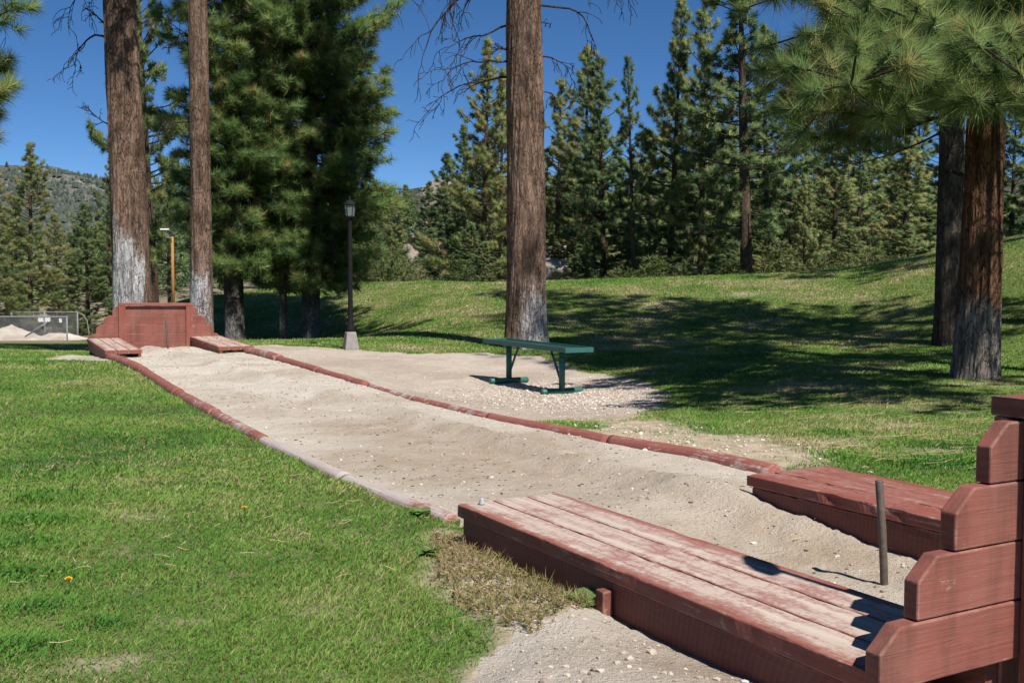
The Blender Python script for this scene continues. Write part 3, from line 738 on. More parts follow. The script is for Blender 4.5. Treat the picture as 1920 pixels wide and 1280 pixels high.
# ------------------------------------------------------------------ bench
def build_bench():
    p0 = Vector((-0.36, 12.25, 0)); p1 = Vector((0.57, 10.42, 0))       # front edge ends of the seat
    d = (p1 - p0).normalized(); n = Vector((-d.y, d.x, 0))                # n towards the back (away, right)
    c = (p0 + p1) / 2 + n * 0.15
    rz = math.atan2(d.y, d.x)
    gL = gz(c.x - d.x * 0.6, c.y - d.y * 0.6); gR = gz(c.x + d.x * 0.6, c.y + d.y * 0.6)
    zb = (gL + gR) / 2
    r = empty('park_bench', (c.x, c.y, zb), rz, 'backless dark green metal mesh bench on the gravel, in front of a pine trunk', 'bench')
    Ln = 1.90 / 2; wd = 0.16; top = 0.49
    s = MB()
    for a, b2, c2, d2 in ((-Ln, Ln, -wd, -wd + 0.025), (-Ln, Ln, wd - 0.025, wd), (-Ln, -Ln + 0.025, -wd + 0.025, wd - 0.025), (Ln - 0.025, Ln, -wd + 0.025, wd - 0.025)):
        s.box(a, b2, c2, d2, top - 0.048, top)
    k = 0.034; w2 = wd - 0.02
    t = -Ln - 2 * w2
    while t < Ln:                                            # expanded metal: two crossing sets of strands
        for sg in (1, -1):
            xa, xb = t, t + 2 * w2
            ya, yb = (-w2, w2) if sg > 0 else (w2, -w2)
            u0 = max(0, (-Ln + 0.02 - xa) / (xb - xa)); u1 = min(1, (Ln - 0.02 - xa) / (xb - xa))
            if u1 > u0:
                A = Vector((xa + (xb - xa) * u0, ya + (yb - ya) * u0, top - 0.010)); B = Vector((xa + (xb - xa) * u1, ya + (yb - ya) * u1, top - 0.010))
                dd = (B - A).normalized(); nn = Vector((-dd.y, dd.x, 0)) * 0.0085
                s.add([A + nn, A - nn, B - nn, B + nn] + [v - Vector((0, 0, 0.006)) for v in (A + nn, A - nn, B - nn, B + nn)],
                      [(0, 1, 2, 3), (7, 6, 5, 4), (0, 4, 5, 1), (1, 5, 6, 2), (2, 6, 7, 3), (3, 7, 4, 0)])
        t += k
    s.build('seat', M_GREEN, r)
    for sx, g in ((-1, gL - zb), (1, gR - zb)):
        lx = sx * 0.60
        MB().tube([(lx, 0, g + 0.02), (lx, 0, top - 0.05)], 0.032, 18).build('leg', M_GREEN, r, 0, True)
        MB().tube([(lx, -0.235, g + 0.03), (lx, -0.225, g + 0.03), (lx, 0.225, g + 0.03), (lx, 0.235, g + 0.03)], [0.030, 0.034, 0.034, 0.030], 18).build('foot_tube', M_GREEN, r, 0, True)
        MB().tube([(lx - sx * 0.03, 0, g + 0.14), (lx - sx * 0.24, 0, top - 0.045)], 0.013, 10).build('brace', M_GREEN, r, 0, True)
build_bench()

# ------------------------------------------------------------------ lamp post
def build_lamp():
    x, y = -2.29, 15.15; z = gz(x, y)
    r = empty('street_lamp', (x, y, z), 0.4, 'black lantern lamp post on a tapered concrete foot, in front of the dense pines', 'lamp post')
    def loft(rings, n=4, rot=math.pi / 4):
        b = MB(); vs = []; 
        for R, zz in rings:
            for k in range(n): a = rot + 2 * math.pi * k / n; vs.append((R * math.cos(a), R * math.sin(a), zz))
        fs = [(i * n + k, i * n + (k + 1) % n, (i + 1) * n + (k + 1) % n, (i + 1) * n + k) for i in range(len(rings) - 1) for k in range(n)]
        fs += [tuple(range(n))[::-1], tuple((len(rings) - 1) * n + k for k in range(n))]
        return b.add(vs, fs)
    loft([(0.145, -0.1), (0.14, 0.02), (0.095, 0.24), (0.088, 0.252)]).build('concrete_base', M_CONC, r, 0.008)
    loft([(0.056, 0.25), (0.056, 0.29), (0.044, 0.36), (0.036, 0.45), (0.032, 1.2), (0.029, 1.82), (0.042, 1.84), (0.042, 1.87)], 16).build('pole', M_BLACK, r, 0, False)
    zb = 1.87
    loft([(0.045, zb), (0.062, zb + 0.012), (0.076, zb + 0.165), (0.02, zb + 0.166)], 6).build('lantern_glass', M_GLASS, r)
    f = MB()
    for k in range(6):
        a = math.pi / 4 + k * math.pi / 3
        f.tube([(0.064 * math.cos(a), 0.064 * math.sin(a), zb), (0.079 * math.cos(a), 0.079 * math.sin(a), zb + 0.17)], 0.0055, 6)
    f.tube([(0, 0, zb - 0.01), (0, 0, zb + 0.012)], 0.066, 6)
    f.build('lantern_frame', M_BLACK, r)
    loft([(0.092, zb + 0.168), (0.092, zb + 0.176), (0.07, zb + 0.205), (0.036, zb + 0.23), (0.016, zb + 0.237), (0.016, zb + 0.248), (0.022, zb + 0.26), (0.009, zb + 0.275), (0.003, zb + 0.295)], 12).build('lantern_roof', M_BLACK, r, 0, True)
build_lamp()

# ------------------------------------------------------------------ trees
def unit(v): return v / (np.linalg.norm(v, axis=-1, keepdims=True) + 1e-9)

def prisms(P0, P1, R0, R1, n=4):
    P0, P1 = np.asarray(P0), np.asarray(P1); R0, R1 = np.asarray(R0), np.asarray(R1)
    d = unit(P1 - P0); ref = np.where(np.abs(d[:, 2:3]) < 0.9, np.array([[0, 0, 1.0]]), np.array([[1.0, 0, 0]]))
    a = unit(np.cross(d, ref)); c = np.cross(a, d)
    A = np.arange(n) * 2 * np.pi / n
    off = a[:, None, :] * np.cos(A)[None, :, None] + c[:, None, :] * np.sin(A)[None, :, None]
    v0 = P0[:, None, :] + off * R0[:, None, None]; v1 = P1[:, None, :] + off * R1[:, None, None]
    V = np.concatenate([v0, v1], 1).reshape(-1, 3)
    b = np.arange(len(P0))[:, None] * 2 * n; k = np.arange(n)[None, :]; k2 = (k + 1) % n
    F = np.stack([b + k, b + k2, b + n + k2, b + n + k], -1).reshape(-1, 4)
    return V, F

NORMS = {}
def needles(rng, pos, dr, K, L, w, spread=0.75, back=0.5, tint=None):
    """brushes of needles round twig ends: one thin triangle each"""
    N = len(pos); r = unit(rng.normal(size=(N, K, 3)))
    d = unit(dr[:, None, :] * spread + r * 0.8)
    Ls = L if np.ndim(L) == 0 else L[:, None]
    base = pos[:, None, :] - dr[:, None, :] * (rng.random((N, K, 1)) * back) * (np.asarray(L)[:, None, None] if np.ndim(L) else L)
    ln = (Ls * rng.uniform(0.7, 1.1, (N, K)))[..., None]
    tip = base + d * ln; tip[..., 2] -= 0.06 * ln[..., 0]
    sd = unit(np.cross(d, unit(rng.normal(size=(N, K, 3))))) * (w / 2)
    # shade each brush as a soft volume: normals lean outwards from the brush centre
    nr = unit(d * 0.75 + np.array([0, 0, 0.45]) + r * 0.25)
    flip = (np.cross(2 * sd, tip - base) * nr).sum(-1, keepdims=True) < 0
    sd = np.where(flip, -sd, sd)
    V = np.stack([base - sd, base + sd, tip], 2).reshape(-1, 3)
    F = np.arange(N * K * 3).reshape(-1, 3)
    NORMS[len(V)] = np.repeat(nr.reshape(-1, 3), 3, 0).astype(np.float32)
    tn = np.repeat(np.clip((tint if tint is not None else rng.uniform(0.2, 0.7, N))[:, None] + rng.normal(0, 0.10, (N, K)), 0, 1).ravel(), 3)
    return V, F, tn

def conifer(seed, Ht, zb, R, nb, dens, K, L, w, prof='cone', twig_r=0.006, drop=-0.2, side=0.45, skip=0.0, brown=0.03, axis_curve=None, minr=0.15, azr=None, limb_r=0.022, ftw=(0.28, 1.0), lrng=(0.6, 1.12)):
    rng = np.random.default_rng(seed)
    pos = []; dr = []; bt = []; P0 = []; P1 = []; R0 = []; R1 = []
    gaps = rng.uniform(0, 6.28, 5)
    for i in range(nb):
        t = (i + rng.random()) / nb
        z = zb + (Ht - zb) * t
        if prof == 'dense' and t < 0.12: pr = 0.8
        elif prof == 'cone': pr = min(1, 0.55 + t * 3.2) * (1 - t) ** 0.75 + minr * (1 - t) + 0.04
        elif prof == 'dense': pr = min(1, 0.6 + t * 2.5) * (1 - t ** 2.5) ** 0.8 * 0.95 + 0.05
        elif prof == 'high': pr = min(1, 0.75 + t * 3) * (1 - t) ** 0.5 + 0.05
        elif prof == 'column': pr = min(1, 0.5 + t * 3) * (1 - t ** 2.2) ** 0.8 + 0.05
        else: pr = min(1, 0.45 + t * 4) * (1 - t) ** 0.5 + 0.05
        az = i * 2.39996 + rng.normal(0, 0.5) if azr is None else rng.uniform(*azr)
        lump = 0.8 + 0.35 * math.sin(az * 2 + z * 1.3 + gaps[0]) * math.sin(z * 1.9 + gaps[1])
        ln = R * pr * (rng.uniform(0.75, 1.1) if prof == 'dense' else rng.uniform(*lrng)) * lump
        if rng.random() < skip: ln *= 0.45
        pit = drop + (0.75 - drop) * t ** 1.3 + rng.normal(0, 0.14)
        ns = 5; s = np.linspace(0, 1, ns)
        bend = rng.normal(0, 0.25)
        aa = az + bend * s
        px = np.cumsum(np.concatenate([[0], np.cos(aa[1:]) * ln / (ns - 1) * math.cos(pit)]))
        py = np.cumsum(np.concatenate([[0], np.sin(aa[1:]) * ln / (ns - 1) * math.cos(pit)]))
        pz = z + ln * (math.sin(pit) * s + 0.22 * s * s)
        pts = np.stack([px, py, pz], -1)
        lr = limb_r * (0.35 + 0.65 * ln / max(R, 0.1))
        for k in range(ns - 1):
            P0.append(pts[k]); P1.append(pts[k + 1]); R0.append(lr * (1 - 0.8 * s[k])); R1.append(lr * (1 - 0.8 * s[k + 1]))
        n_before = len(pos); tipd = unit(pts[-1] - pts[-2])
        pos.append(pts[-1]); dr.append(unit(tipd + np.array([0, 0, 0.25])))
        ntw = max(2, int(dens * ln))
        for j in range(ntw):
            f = rng.uniform(*ftw) ** 0.8; k = min(int(f * (ns - 1)), ns - 2); g = f * (ns - 1) - k
            bp = pts[k] * (1 - g) + pts[k + 1] * g
            sg = rng.choice([-1, 1]); an = aa[k] + sg * rng.uniform(0.4, 1.3)
            tl = max(0.12, ln * side * (1.25 - f) * rng.uniform(0.5, 1.1))
            up = rng.normal(0.18, 0.28)
            dd = unit(np.array([math.cos(an), math.sin(an), up]))
            tp = bp + dd * tl
            P0.append(bp); P1.append(tp); R0.append(twig_r); R1.append(twig_r * 0.5)
            pos.append(tp); dr.append(unit(dd + np.array([0, 0, 0.35])))
            if tl > L * 1.6:
                m2 = bp + dd * tl * 0.55 + rng.normal(0, 0.03, 3); pos.append(m2); dr.append(unit(dd + rng.normal(0, 0.4, 3) + np.array([0, 0, 0.3])))
        bt += [rng.normal(0, 0.13)] * (len(pos) - n_before)
    # leader
    for k in range(4):
        pos.append(np.array([0, 0, Ht - 0.25 * k])); dr.append(np.array([0, 0, 1.0]))
    pos = np.array(pos); dr = np.array(dr)
    if axis_curve is not None:
        for arr in (pos,): arr[:, :2] += axis_curve(arr[:, 2])
        P0 = np.array(P0); P1 = np.array(P1); P0[:, :2] += axis_curve(P0[:, 2]); P1[:, :2] += axis_curve(P1[:, 2])
    tint = np.clip(rng.normal(0.45, 0.16, len(pos)) + np.array(bt + [0] * (len(pos) - len(bt))), 0, 0.88)
    br = rng.random(len(pos)) < brown; tint[br] = 1.0
    nV, nF, tn = needles(rng, pos, dr, K, L, w, tint=tint)
    tV, tF = prisms(P0, P1, R0, R1, 4)
    return (nV, nF, tn), (tV, tF), (pos, dr)

def trunk_np(Ht, prof, seed, nring, nseg, curve=None, rough=0.03, paint=None, flare=0.25):
    """prof [(z, r)]; a bark-plated, tapered trunk"""
    z = np.linspace(-0.25, Ht, nring); A = np.linspace(0, 2 * np.pi, nseg, endpoint=False)
    r = np.interp(z, [p[0] for p in prof], [p[1] for p in prof])
    r = r * (1 + flare * np.exp(-np.maximum(z, 0) / 0.22))
    Zg, Ag = np.meshgrid(z, A, indexing='ij')
    butt = 1 + 0.10 * np.exp(-np.maximum(Zg, 0) / 0.35) * np.sin(Ag * 5 + seed) + 0.05 * np.sin(Ag * 2 + seed + Zg * 0.3)
    rr = r[:, None] * butt
    if rough:
        u = np.cos(Ag) * 3.2; v = np.sin(Ag) * 3.2
        n = 0.5 * (vn(u * 2.2 + Zg * 1.1, v * 2.2 + Zg * 1.7, seed) + vn(u * 4 - Zg * 1.8, v * 4 + Zg * 2.6, seed + 1))
        ridge = np.abs(n - 0.5) * 2; groove = np.exp(-(ridge / 0.09) ** 2)
        n2 = fbm(u * 5 + Zg * 5, v * 5 - Zg * 7, seed + 4, 3) - 0.5
        rr = rr * (1 + rough * 2.2 * (n - 0.5)) - rough * 0.35 * r[:, None] * groove * 2 + rough * 0.6 * r[:, None] * n2
    cx = np.zeros((len(z), 2)) if curve is None else curve(z)
    V = np.stack([cx[:, 0][:, None] + np.cos(Ag) * rr, cx[:, 1][:, None] + np.sin(Ag) * rr, Zg], -1).reshape(-1, 3)
    I = np.arange(nring * nseg).reshape(nring, nseg); J = np.roll(I, -1, 1)
    F = np.stack([I[:-1], J[:-1], J[1:], I[1:]], -1).reshape(-1, 4)
    pv = np.zeros(len(V)) if paint is None else paint(Ag.ravel(), Zg.ravel())
    return V, F, pv

def tree(name, loc, label, crown=None, limbs=None, trunk=None, bark=M_BARK_G, needle=M_NEEDLE, group=None, rz=0.0):
    r = empty(name, loc, rz, label, 'tree', group)
    if trunk is not None: link('trunk', mesh_np('trunk', trunk[0], [trunk[1]], bark, attrs={'paint': trunk[2]}, smooth=True), r)
    if limbs is not None: link('limbs', mesh_np('limbs', limbs[0], [limbs[1]], M_TWIG), r)
    if crown is not None: link('crown', mesh_np('crown', crown[0], [crown[1]], needle, attrs={'tint': crown[2]}, vnorm=NORMS.get(len(crown[0]))), r)
    return r

def dead_branch(rng, start, dr, length, r0, droop, depth=0):
    """a bare, forking, sagging branch: lists of segments"""
    P0, P1, R0, R1 = [], [], [], []
    n = 9; p = np.array(start, float); d = unit(np.array(dr, float))
    pts = [p.copy()]
    for i in range(n):
        d = unit(d + np.array([0, 0, -droop * (0.25 + i / n) * 0.42]) + rng.normal(0, 0.17, 3))
        q = p + d * length / n
        ra = r0 * (1 - 0.85 * i / n); rb = r0 * (1 - 0.85 * (i + 1) / n)
        P0.append(p); P1.append(q); R0.append(max(ra, 0.0045)); R1.append(max(rb, 0.0035)); p = q; pts.append(p.copy())
        if depth < 2 and i > 0 and rng.random() < (0.85 if depth == 0 else 0.5):
            sd = unit(d + unit(rng.normal(0, 1, 3)) * 1.0 + np.array([0, 0, -0.18]))
            a = dead_branch(rng, p, sd, length * rng.uniform(0.3, 0.6) * (1 - 0.4 * i / n), max(rb * 0.7, 0.006), droop * 0.8, depth + 1)
            for X_, Y_ in zip((P0, P1, R0, R1), a): X_ += list(Y_)
    return P0, P1, R0, R1
def add_dead(root, seed, z, az, elev, length, r0, droop, rt, label=None, cxy=(0, 0)):
    rng = np.random.default_rng(seed)
    st = (cxy[0] + math.cos(az) * rt, cxy[1] + math.sin(az) * rt, z)
    P0, P1, R0, R1 = dead_branch(rng, st, (math.cos(az) * math.cos(elev), math.sin(az) * math.cos(elev), math.sin(elev)), length, r0, droop)
    V, F = prisms(P0, P1, R0, R1, 5)
    o = link('dead_branch', mesh_np('dead_branch', V, [F], M_DEAD, smooth=True), root)
    if label: o['label'] = label

PI = math.pi
# -- centre pine behind the bench
def curve_lin(sx, sy, k=0.0): return lambda z: np.stack([sx * z + k * np.sin(z * 0.8), sy * z], -1)
cv = lambda z: np.stack([-0.006 * z + 0.012 * np.sin(z * 0.8), 0 * z], -1)
def paint_c(A, Z): return np.clip((2.2 - Z) * 0.65 + 0.5 * (vn(A * 2, Z * 2, 6) - 0.5), -1, 1) * (0.55 + 0.45 * np.cos(A + 0.8))
tk = trunk_np(20, [(-0.3, 0.305), (0.6, 0.295), (2, 0.285), (5.2, 0.268), (12, 0.19), (20, 0.03)], 3, 900, 200, cv, 0.055, paint_c, 0.10)
cr, lm, _ = conifer(201, 20, 6.9, 1.3, 190, 10, 34, 0.21, 0.013, 'high', drop=-0.1, side=0.4, axis_curve=cv, limb_r=0.04)
ct = tree('pine_tree', (0.2, 15.81, gz(0.2, 15.81)), 'big pine behind the bench, with a faded white foot and dead drooping branches', cr, lm, tk, M_BARK_P)
rg = random.Random(4)
for i, (z, az, el, ln, r0, dp) in enumerate([(5.15, PI * 0.97, 0.35, 1.75, 0.032, 0.85), (4.72, PI * 0.92, 0.10, 1.2, 0.018, 0.5), (4.36, PI * 1.05, 0.2, 0.25, 0.026, 0.2), (4.18, PI * 1.06, 0.05, 1.25, 0.018, 0.55),
        (3.98, PI * 0.9, 0.0, 1.35, 0.02, 0.45), (5.7, PI * 0.86, 0.3, 1.7, 0.024, 0.8), (6.1, PI * 1.08, 0.2, 1.9, 0.026, 0.9), (6.6, PI * 0.95, 0.2, 2.1, 0.028, 1.0), (5.0, 0.15, 0.25, 1.3, 0.02, 0.8),
        (4.25, -0.2, 0.12, 0.75, 0.013, 0.8), (5.5, 0.25, 0.3, 1.6, 0.022, 0.9), (6.0, -0.3, 0.3, 1.5, 0.022, 0.9), (3.75, 0.1, -0.1, 0.45, 0.01, 0.9), (4.75, 0.0, 0.0, 0.15, 0.012, 0.2)]):
    add_dead(ct, 300 + i, z, az, el, ln, r0, dp, 0.24, None, tuple(cv(np.array([z]))[0]))

# -- whitewashed pines behind the far backboard
cv1 = curve_lin(-0.022, 0.0, 0.01)
def paint_l(A, Z):
    f = np.cos(A - (-PI * 0.70))
    return np.where(f > -0.18 + 0.1 * np.sin(Z * 3), 1.0, 0.0) * np.clip((2.55 - Z) * 0.9 + 0.7 * (vn(A * 2, Z * 2, 4) - 0.5), 0, 1)
tk = trunk_np(21, [(-0.3, 0.285), (0.5, 0.272), (2.5, 0.255), (5.2, 0.235), (12, 0.18), (21, 0.03)], 7, 700, 150, cv1, 0.055, paint_l, 0.06)
cr, lm, _ = conifer(211, 21, 5.9, 2.8, 170, 9, 30, 0.21, 0.013, 'high', drop=-0.1, axis_curve=cv1, limb_r=0.04)
t1 = tree('pine_tree', (-5.88, 16.6, gz(-5.88, 16.6)), 'thick pine behind the far backboard, white paint on its left lower trunk', cr, lm, tk, M_BARK_P)
for i, (z, az, el, ln, r0, dp) in enumerate([(4.75, PI * 0.98, 0.5, 1.15, 0.02, 0.65), (4.95, PI * 1.0, 0.65, 0.45, 0.018, 0.1), (3.45, PI * 1.02, 0.05, 0.55, 0.014, -0.15), (5.6, PI * 0.9, 0.2, 1.3, 0.016, 0.8), (6.2, PI * 1.1, 0.2, 1.9, 0.016, 0.9)]):
    add_dead(t1, 340 + i, z, az, el, ln, r0, dp, 0.21, None, tuple(cv1(np.array([z]))[0]))
cv2 = curve_lin(0.004, 0.0, 0.012)
def paint_2(A, Z): return np.clip((1.68 - Z) * 1.4 + 0.5 * (vn(A * 2, Z * 3, 8) - 0.5), 0, 1) * (0.75 + 0.25 * np.cos(A + 2.0))
tk = trunk_np(17, [(-0.3, 0.185), (0.4, 0.172), (2, 0.155), (5.0, 0.145), (10, 0.12), (17, 0.02)], 9, 700, 120, cv2, 0.05, paint_2, 0.10)
cr, lm, _ = conifer(221, 17, 6.6, 1.9, 130, 9, 30, 0.21, 0.013, 'high', drop=-0.1, axis_curve=cv2, limb_r=0.03)
t2 = tree('pine_tree', (-4.67, 16.05, gz(-4.67, 16.05)), 'slender pine with a whole white painted foot, right of the far backboard', cr, lm, tk, M_BARK_P)
for i, (z, az, el, ln, r0, dp) in enumerate([(3.3, PI * 0.93, 0.15, 0.95, 0.013, 0.5), (4.6, PI * 0.9, 0.1, 0.4, 0.01, 0.3), (4.7, 0.2, 0.4, 0.5, 0.01, 0.2), (5.0, 0.0, 0.6, 0.7, 0.012, 0.2)]):
    add_dead(t2, 360 + i, z, az, el, ln, r0, dp, 0.13)

# -- dense pines behind the lamp
def dense(loc, label, seed, Ht, zb, R, tr, nb, dens, K=36, paint=None, cvx=None, prof='cone'):
    tk = trunk_np(Ht, [(-0.3, tr), (1, tr * 0.92), (Ht * 0.5, tr * 0.6), (Ht, 0.02)], seed, 260, 64, cvx, 0.05, paint, 0.15)
    cr, lm, _ = conifer(seed, Ht, zb, R, nb, dens, K, 0.21, 0.011, prof, drop=-0.25, side=0.42, axis_curve=cvx, brown=0.04, ftw=(0.1, 1.0))
    return tree('pine_tree', (loc[0], loc[1], gz(*loc)), label, cr, lm, tk, M_BARK_G)
def paint_d(A, Z): return np.clip((1.5 - Z) * 1.0, -0.6, 0.85)
dense((-4.25, 22.6), 'tall dense pine with a broad green crown, behind the lamp post', 401, 13, 1.2, 2.0, 0.21, 520, 17, 40, paint_d, None, 'dense')
dense((-5.72, 22.0), 'dense shaded pine between the slender whitewashed trunk and the broad pine', 402, 13, 1.5, 1.5, 0.20, 400, 17, 38, paint_d, None, 'dense')
dense((-4.75, 22.2), 'thin young pine trunk under the crown of the broad pine', 403, 8, 1.4, 1.0, 0.08, 60, 9, 40, paint_d)

# -- near pine at right
cv3 = curve_lin(0.010, 0.0, 0.02)
def paint_n(A, Z): return np.clip((1.15 - Z) * 1.6 + 0.6 * (vn(A * 1.5, Z * 2, 3) - 0.5), -0.3, 0.95)
tk = trunk_np(11, [(-0.3, 0.205), (0.35, 0.198), (1.2, 0.182), (2.4, 0.166), (6, 0.11), (11, 0.02)], 15, 600, 150, cv3, 0.075, paint_n, 0.08)
cr, lm, _ = conifer(501, 10, 2.7, 2.1, 175, 10, 90, 0.25, 0.0058, 'high', drop=-0.25, side=0.34, axis_curve=cv3, brown=0.03, twig_r=0.008, limb_r=0.03)
near_pine = tree('pine_tree', (4.56, 10.5, gz(4.56, 10.5)), 'russet trunked pine at right with long needle sprays hanging over the lawn', cr, lm, tk, M_BARK_R)
# low boughs reaching towards the court with full sprays
def bough(root, seed, z, az, ln, pit, ntuft, L=0.25):
    rng = np.random.default_rng(seed)
    n = 7; s = np.linspace(0, 1, n); aa = az + rng.normal(0, 0.12) * s
    pts = np.stack([np.cos(aa) * ln * s * math.cos(pit), np.sin(aa) * ln * s * math.cos(pit), z + ln * (math.sin(pit) * s - 0.22 * s * (s - 0.75))], -1)
    P0 = list(pts[:-1]); P1 = list(pts[1:]); R0 = list(0.03 * (1 - 0.75 * s[:-1])); R1 = list(0.03 * (1 - 0.75 * s[1:]))
    pos = [pts[-1]]; dr = [unit(pts[-1] - pts[-2] + np.array([0, 0, 0.1]))]
    for j in range(ntuft):
        f = rng.uniform(0.45, 1); k = min(int(f * (n - 1)), n - 2); g = f * (n - 1) - k
        bp = pts[k] * (1 - g) + pts[k + 1] * g
        an = aa[k] + rng.choice([-1, 1]) * rng.uniform(0.3, 1.4); tl = rng.uniform(0.2, 0.55)
        dd = unit(np.array([math.cos(an), math.sin(an), rng.normal(0.1, 0.35)]))
        P0.append(bp); P1.append(bp + dd * tl); R0.append(0.010); R1.append(0.007); pos.append(bp + dd * tl); dr.append(unit(dd + np.array([0, 0, 0.2])))
    pos = np.array(pos); dr = np.array(dr)
    V, F, tn = needles(rng, pos, dr, 190, L * rng.uniform(0.7, 1.0, len(pos)), 0.0058, 0.55, 0.55, np.clip(rng.normal(0.48, 0.2, len(pos)), 0, 0.85))
    old = np.repeat(rng.random(len(tn) // 3) < 0.05, 3); tn[old] = 1.0
    tV, tF = prisms(P0, P1, R0, R1, 6)
    b = link('bough', mesh_np('bough', tV, [tF], M_TWIG), root)
    link('needle_sprays', mesh_np('needle_sprays', V, [F], M_NEEDLE, attrs={'tint': tn}, vnorm=NORMS.get(len(V))), b)
rb = random.Random(8)
BOUGHS = [(rb.uniform(2.45, 2.95), rb.uniform(-2.35, -1.5), rb.uniform(2.8, 4.2), rb.uniform(-0.12, -0.02), rb.randint(14, 20)) for _ in range(14)]
BOUGHS += [(rb.uniform(2.9, 3.6), rb.uniform(-2.6, -1.0), rb.uniform(1.7, 2.8), rb.uniform(-0.05, 0.1), rb.randint(12, 16)) for _ in range(15)]
BOUGHS += [(rb.uniform(2.3, 3.2), rb.uniform(-3.6, -2.4), rb.uniform(1.3, 2.0), rb.uniform(-0.2, 0.0), rb.randint(9, 13)) for _ in range(12)]
BOUGHS += [(2.75, -2.0, 3.3, -0.10, 18), (2.7, -1.8, 3.0, -0.12, 18), (2.6, -1.62, 2.6, -0.12, 16), (2.9, -2.2, 3.2, -0.08, 16), (2.9, -2.75, 2.3, 0.02, 16)]
for i, (z, az, ln, pit, nt) in enumerate(BOUGHS):
    bough(near_pine, 520 + i, z, az, ln, pit, nt)
add_dead(near_pine, 380, 1.98, PI * 0.97, 0.15, 0.30, 0.022, 0.1, 0.16)
def paint_b(A, Z): return np.clip((0.9 - Z) * 0.8, -0.6, 0.36)
cv4 = curve_lin(-0.004, 0, 0.01)
tk = trunk_np(15, [(-0.3, 0.175), (1, 0.162), (4, 0.14), (15, 0.02)], 19, 400, 90, cv4, 0.05, paint_b, 0.08)
cr, lm, _ = conifer(511, 15, 2.7, 2.6, 150, 8, 40, 0.23, 0.011, 'round', drop=-0.2, axis_curve=cv4)
tree('pine_tree', (5.70, 14.0, gz(5.70, 14.0)), 'dark trunked pine standing just behind the russet pine at right', cr, lm, tk, M_BARK_G)
# pine at the left edge, mostly out of the picture, and one at the right that shades the mound
cr, lm, _ = conifer(521, 9, 2.7, 1.9, 90, 8, 90, 0.22, 0.0078, 'high', drop=-0.3, side=0.4)
tk = trunk_np(10, [(-0.3, 0.19), (10, 0.02)], 23, 120, 48, None, 0.05, None, 0.1)
lp = tree('pine_tree', (-7.35, 13.4, gz(-7.35, 13.4)), 'pine at the left edge, only its needle sprays in the picture', cr, lm, tk, M_BARK_G)
cr, lm, _ = conifer(531, 19, 8.0, 2.8, 120, 7, 26, 0.24, 0.016, 'round', drop=-0.1)
tk = trunk_np(19, [(-0.3, 0.24), (19, 0.02)], 27, 120, 48, None, 0.05, None, 0.1)
tree('pine_tree', (7.4, 8.2, gz(7.4, 8.2)), 'tall pine beyond the right edge, seen only by its shadow on the mound', cr, lm, tk, M_BARK_R)

cr, lm, _ = conifer(541, 15, 4.6, 2.7, 130, 7, 26, 0.24, 0.018, 'high', drop=-0.1)
tk = trunk_np(15, [(-0.3, 0.22), (15, 0.02)], 29, 120, 48, None, 0.05, None, 0.1)
tree('pine_tree', (11.2, 18.2, gz(11.2, 18.2)), 'pine standing on the slope past the right edge, shading the crest of the mound', cr, lm, tk, M_BARK_R)

cr, lm, _ = conifer(551, 14, 4.4, 2.3, 120, 7, 26, 0.24, 0.018, 'high', drop=-0.1)
tk = trunk_np(14, [(-0.3, 0.22), (14, 0.02)], 31, 120, 48, None, 0.05, None, 0.1)
tree('pine_tree', (8.7, 11.6, gz(8.7, 11.6)), 'unseen pine just past the right edge, shading the middle of the mound', cr, lm, tk, M_BARK_R)

# -- background pines: a few models, many individual trees
def bg_variant(seed, prof, R, zb, nb, dens, K=38, L=0.34, w=0.036, drop=-0.15, skip=0.15, minr=0.15, lrng=(0.45, 1.2)):
    Ht = 16.0
    cr, lm, _ = conifer(seed, Ht, zb, R, nb, dens, K, L, w, prof, twig_r=0.014, drop=drop, side=0.34, skip=skip, brown=0.04, minr=minr, limb_r=0.05, ftw=(0.4, 1.0), lrng=lrng)
    tk = trunk_np(Ht, [(-1.2, 0.27), (0, 0.24), (Ht * 0.5, 0.16), (Ht, 0.02)], seed, 40, 16, None, 0.04, None, 0.15)
    return (mesh_np('crown', cr[0], [cr[1]], M_NEEDLE_FAR, attrs={'tint': cr[2]}, vnorm=NORMS.get(len(cr[0]))), mesh_np('limbs', lm[0], [lm[1]], M_TWIG), mesh_np('trunk', tk[0], [tk[1]], M_BARK_FAR, attrs={'paint': tk[2]}, smooth=True))
VAR = {
    'tall': bg_variant(601, 'column', 2.7, 2.0, 160, 6.5),
    'spire': bg_variant(602, 'cone', 3.5, 1.2, 180, 6.5),
    'open': bg_variant(603, 'column', 2.2, 4.5, 80, 5.5, skip=0.35),
    'bushy': bg_variant(604, 'round', 3.4, 1.2, 160, 6.0),
    'cone': bg_variant(605, 'cone', 3.9, 0.6, 180, 6.0),
    'ragged': bg_variant(606, 'column', 3.2, 2.4, 120, 6.5, skip=0.3),
    'tuft': bg_variant(607, 'round', 3.2, 3.4, 130, 6.5, skip=0.2),
}
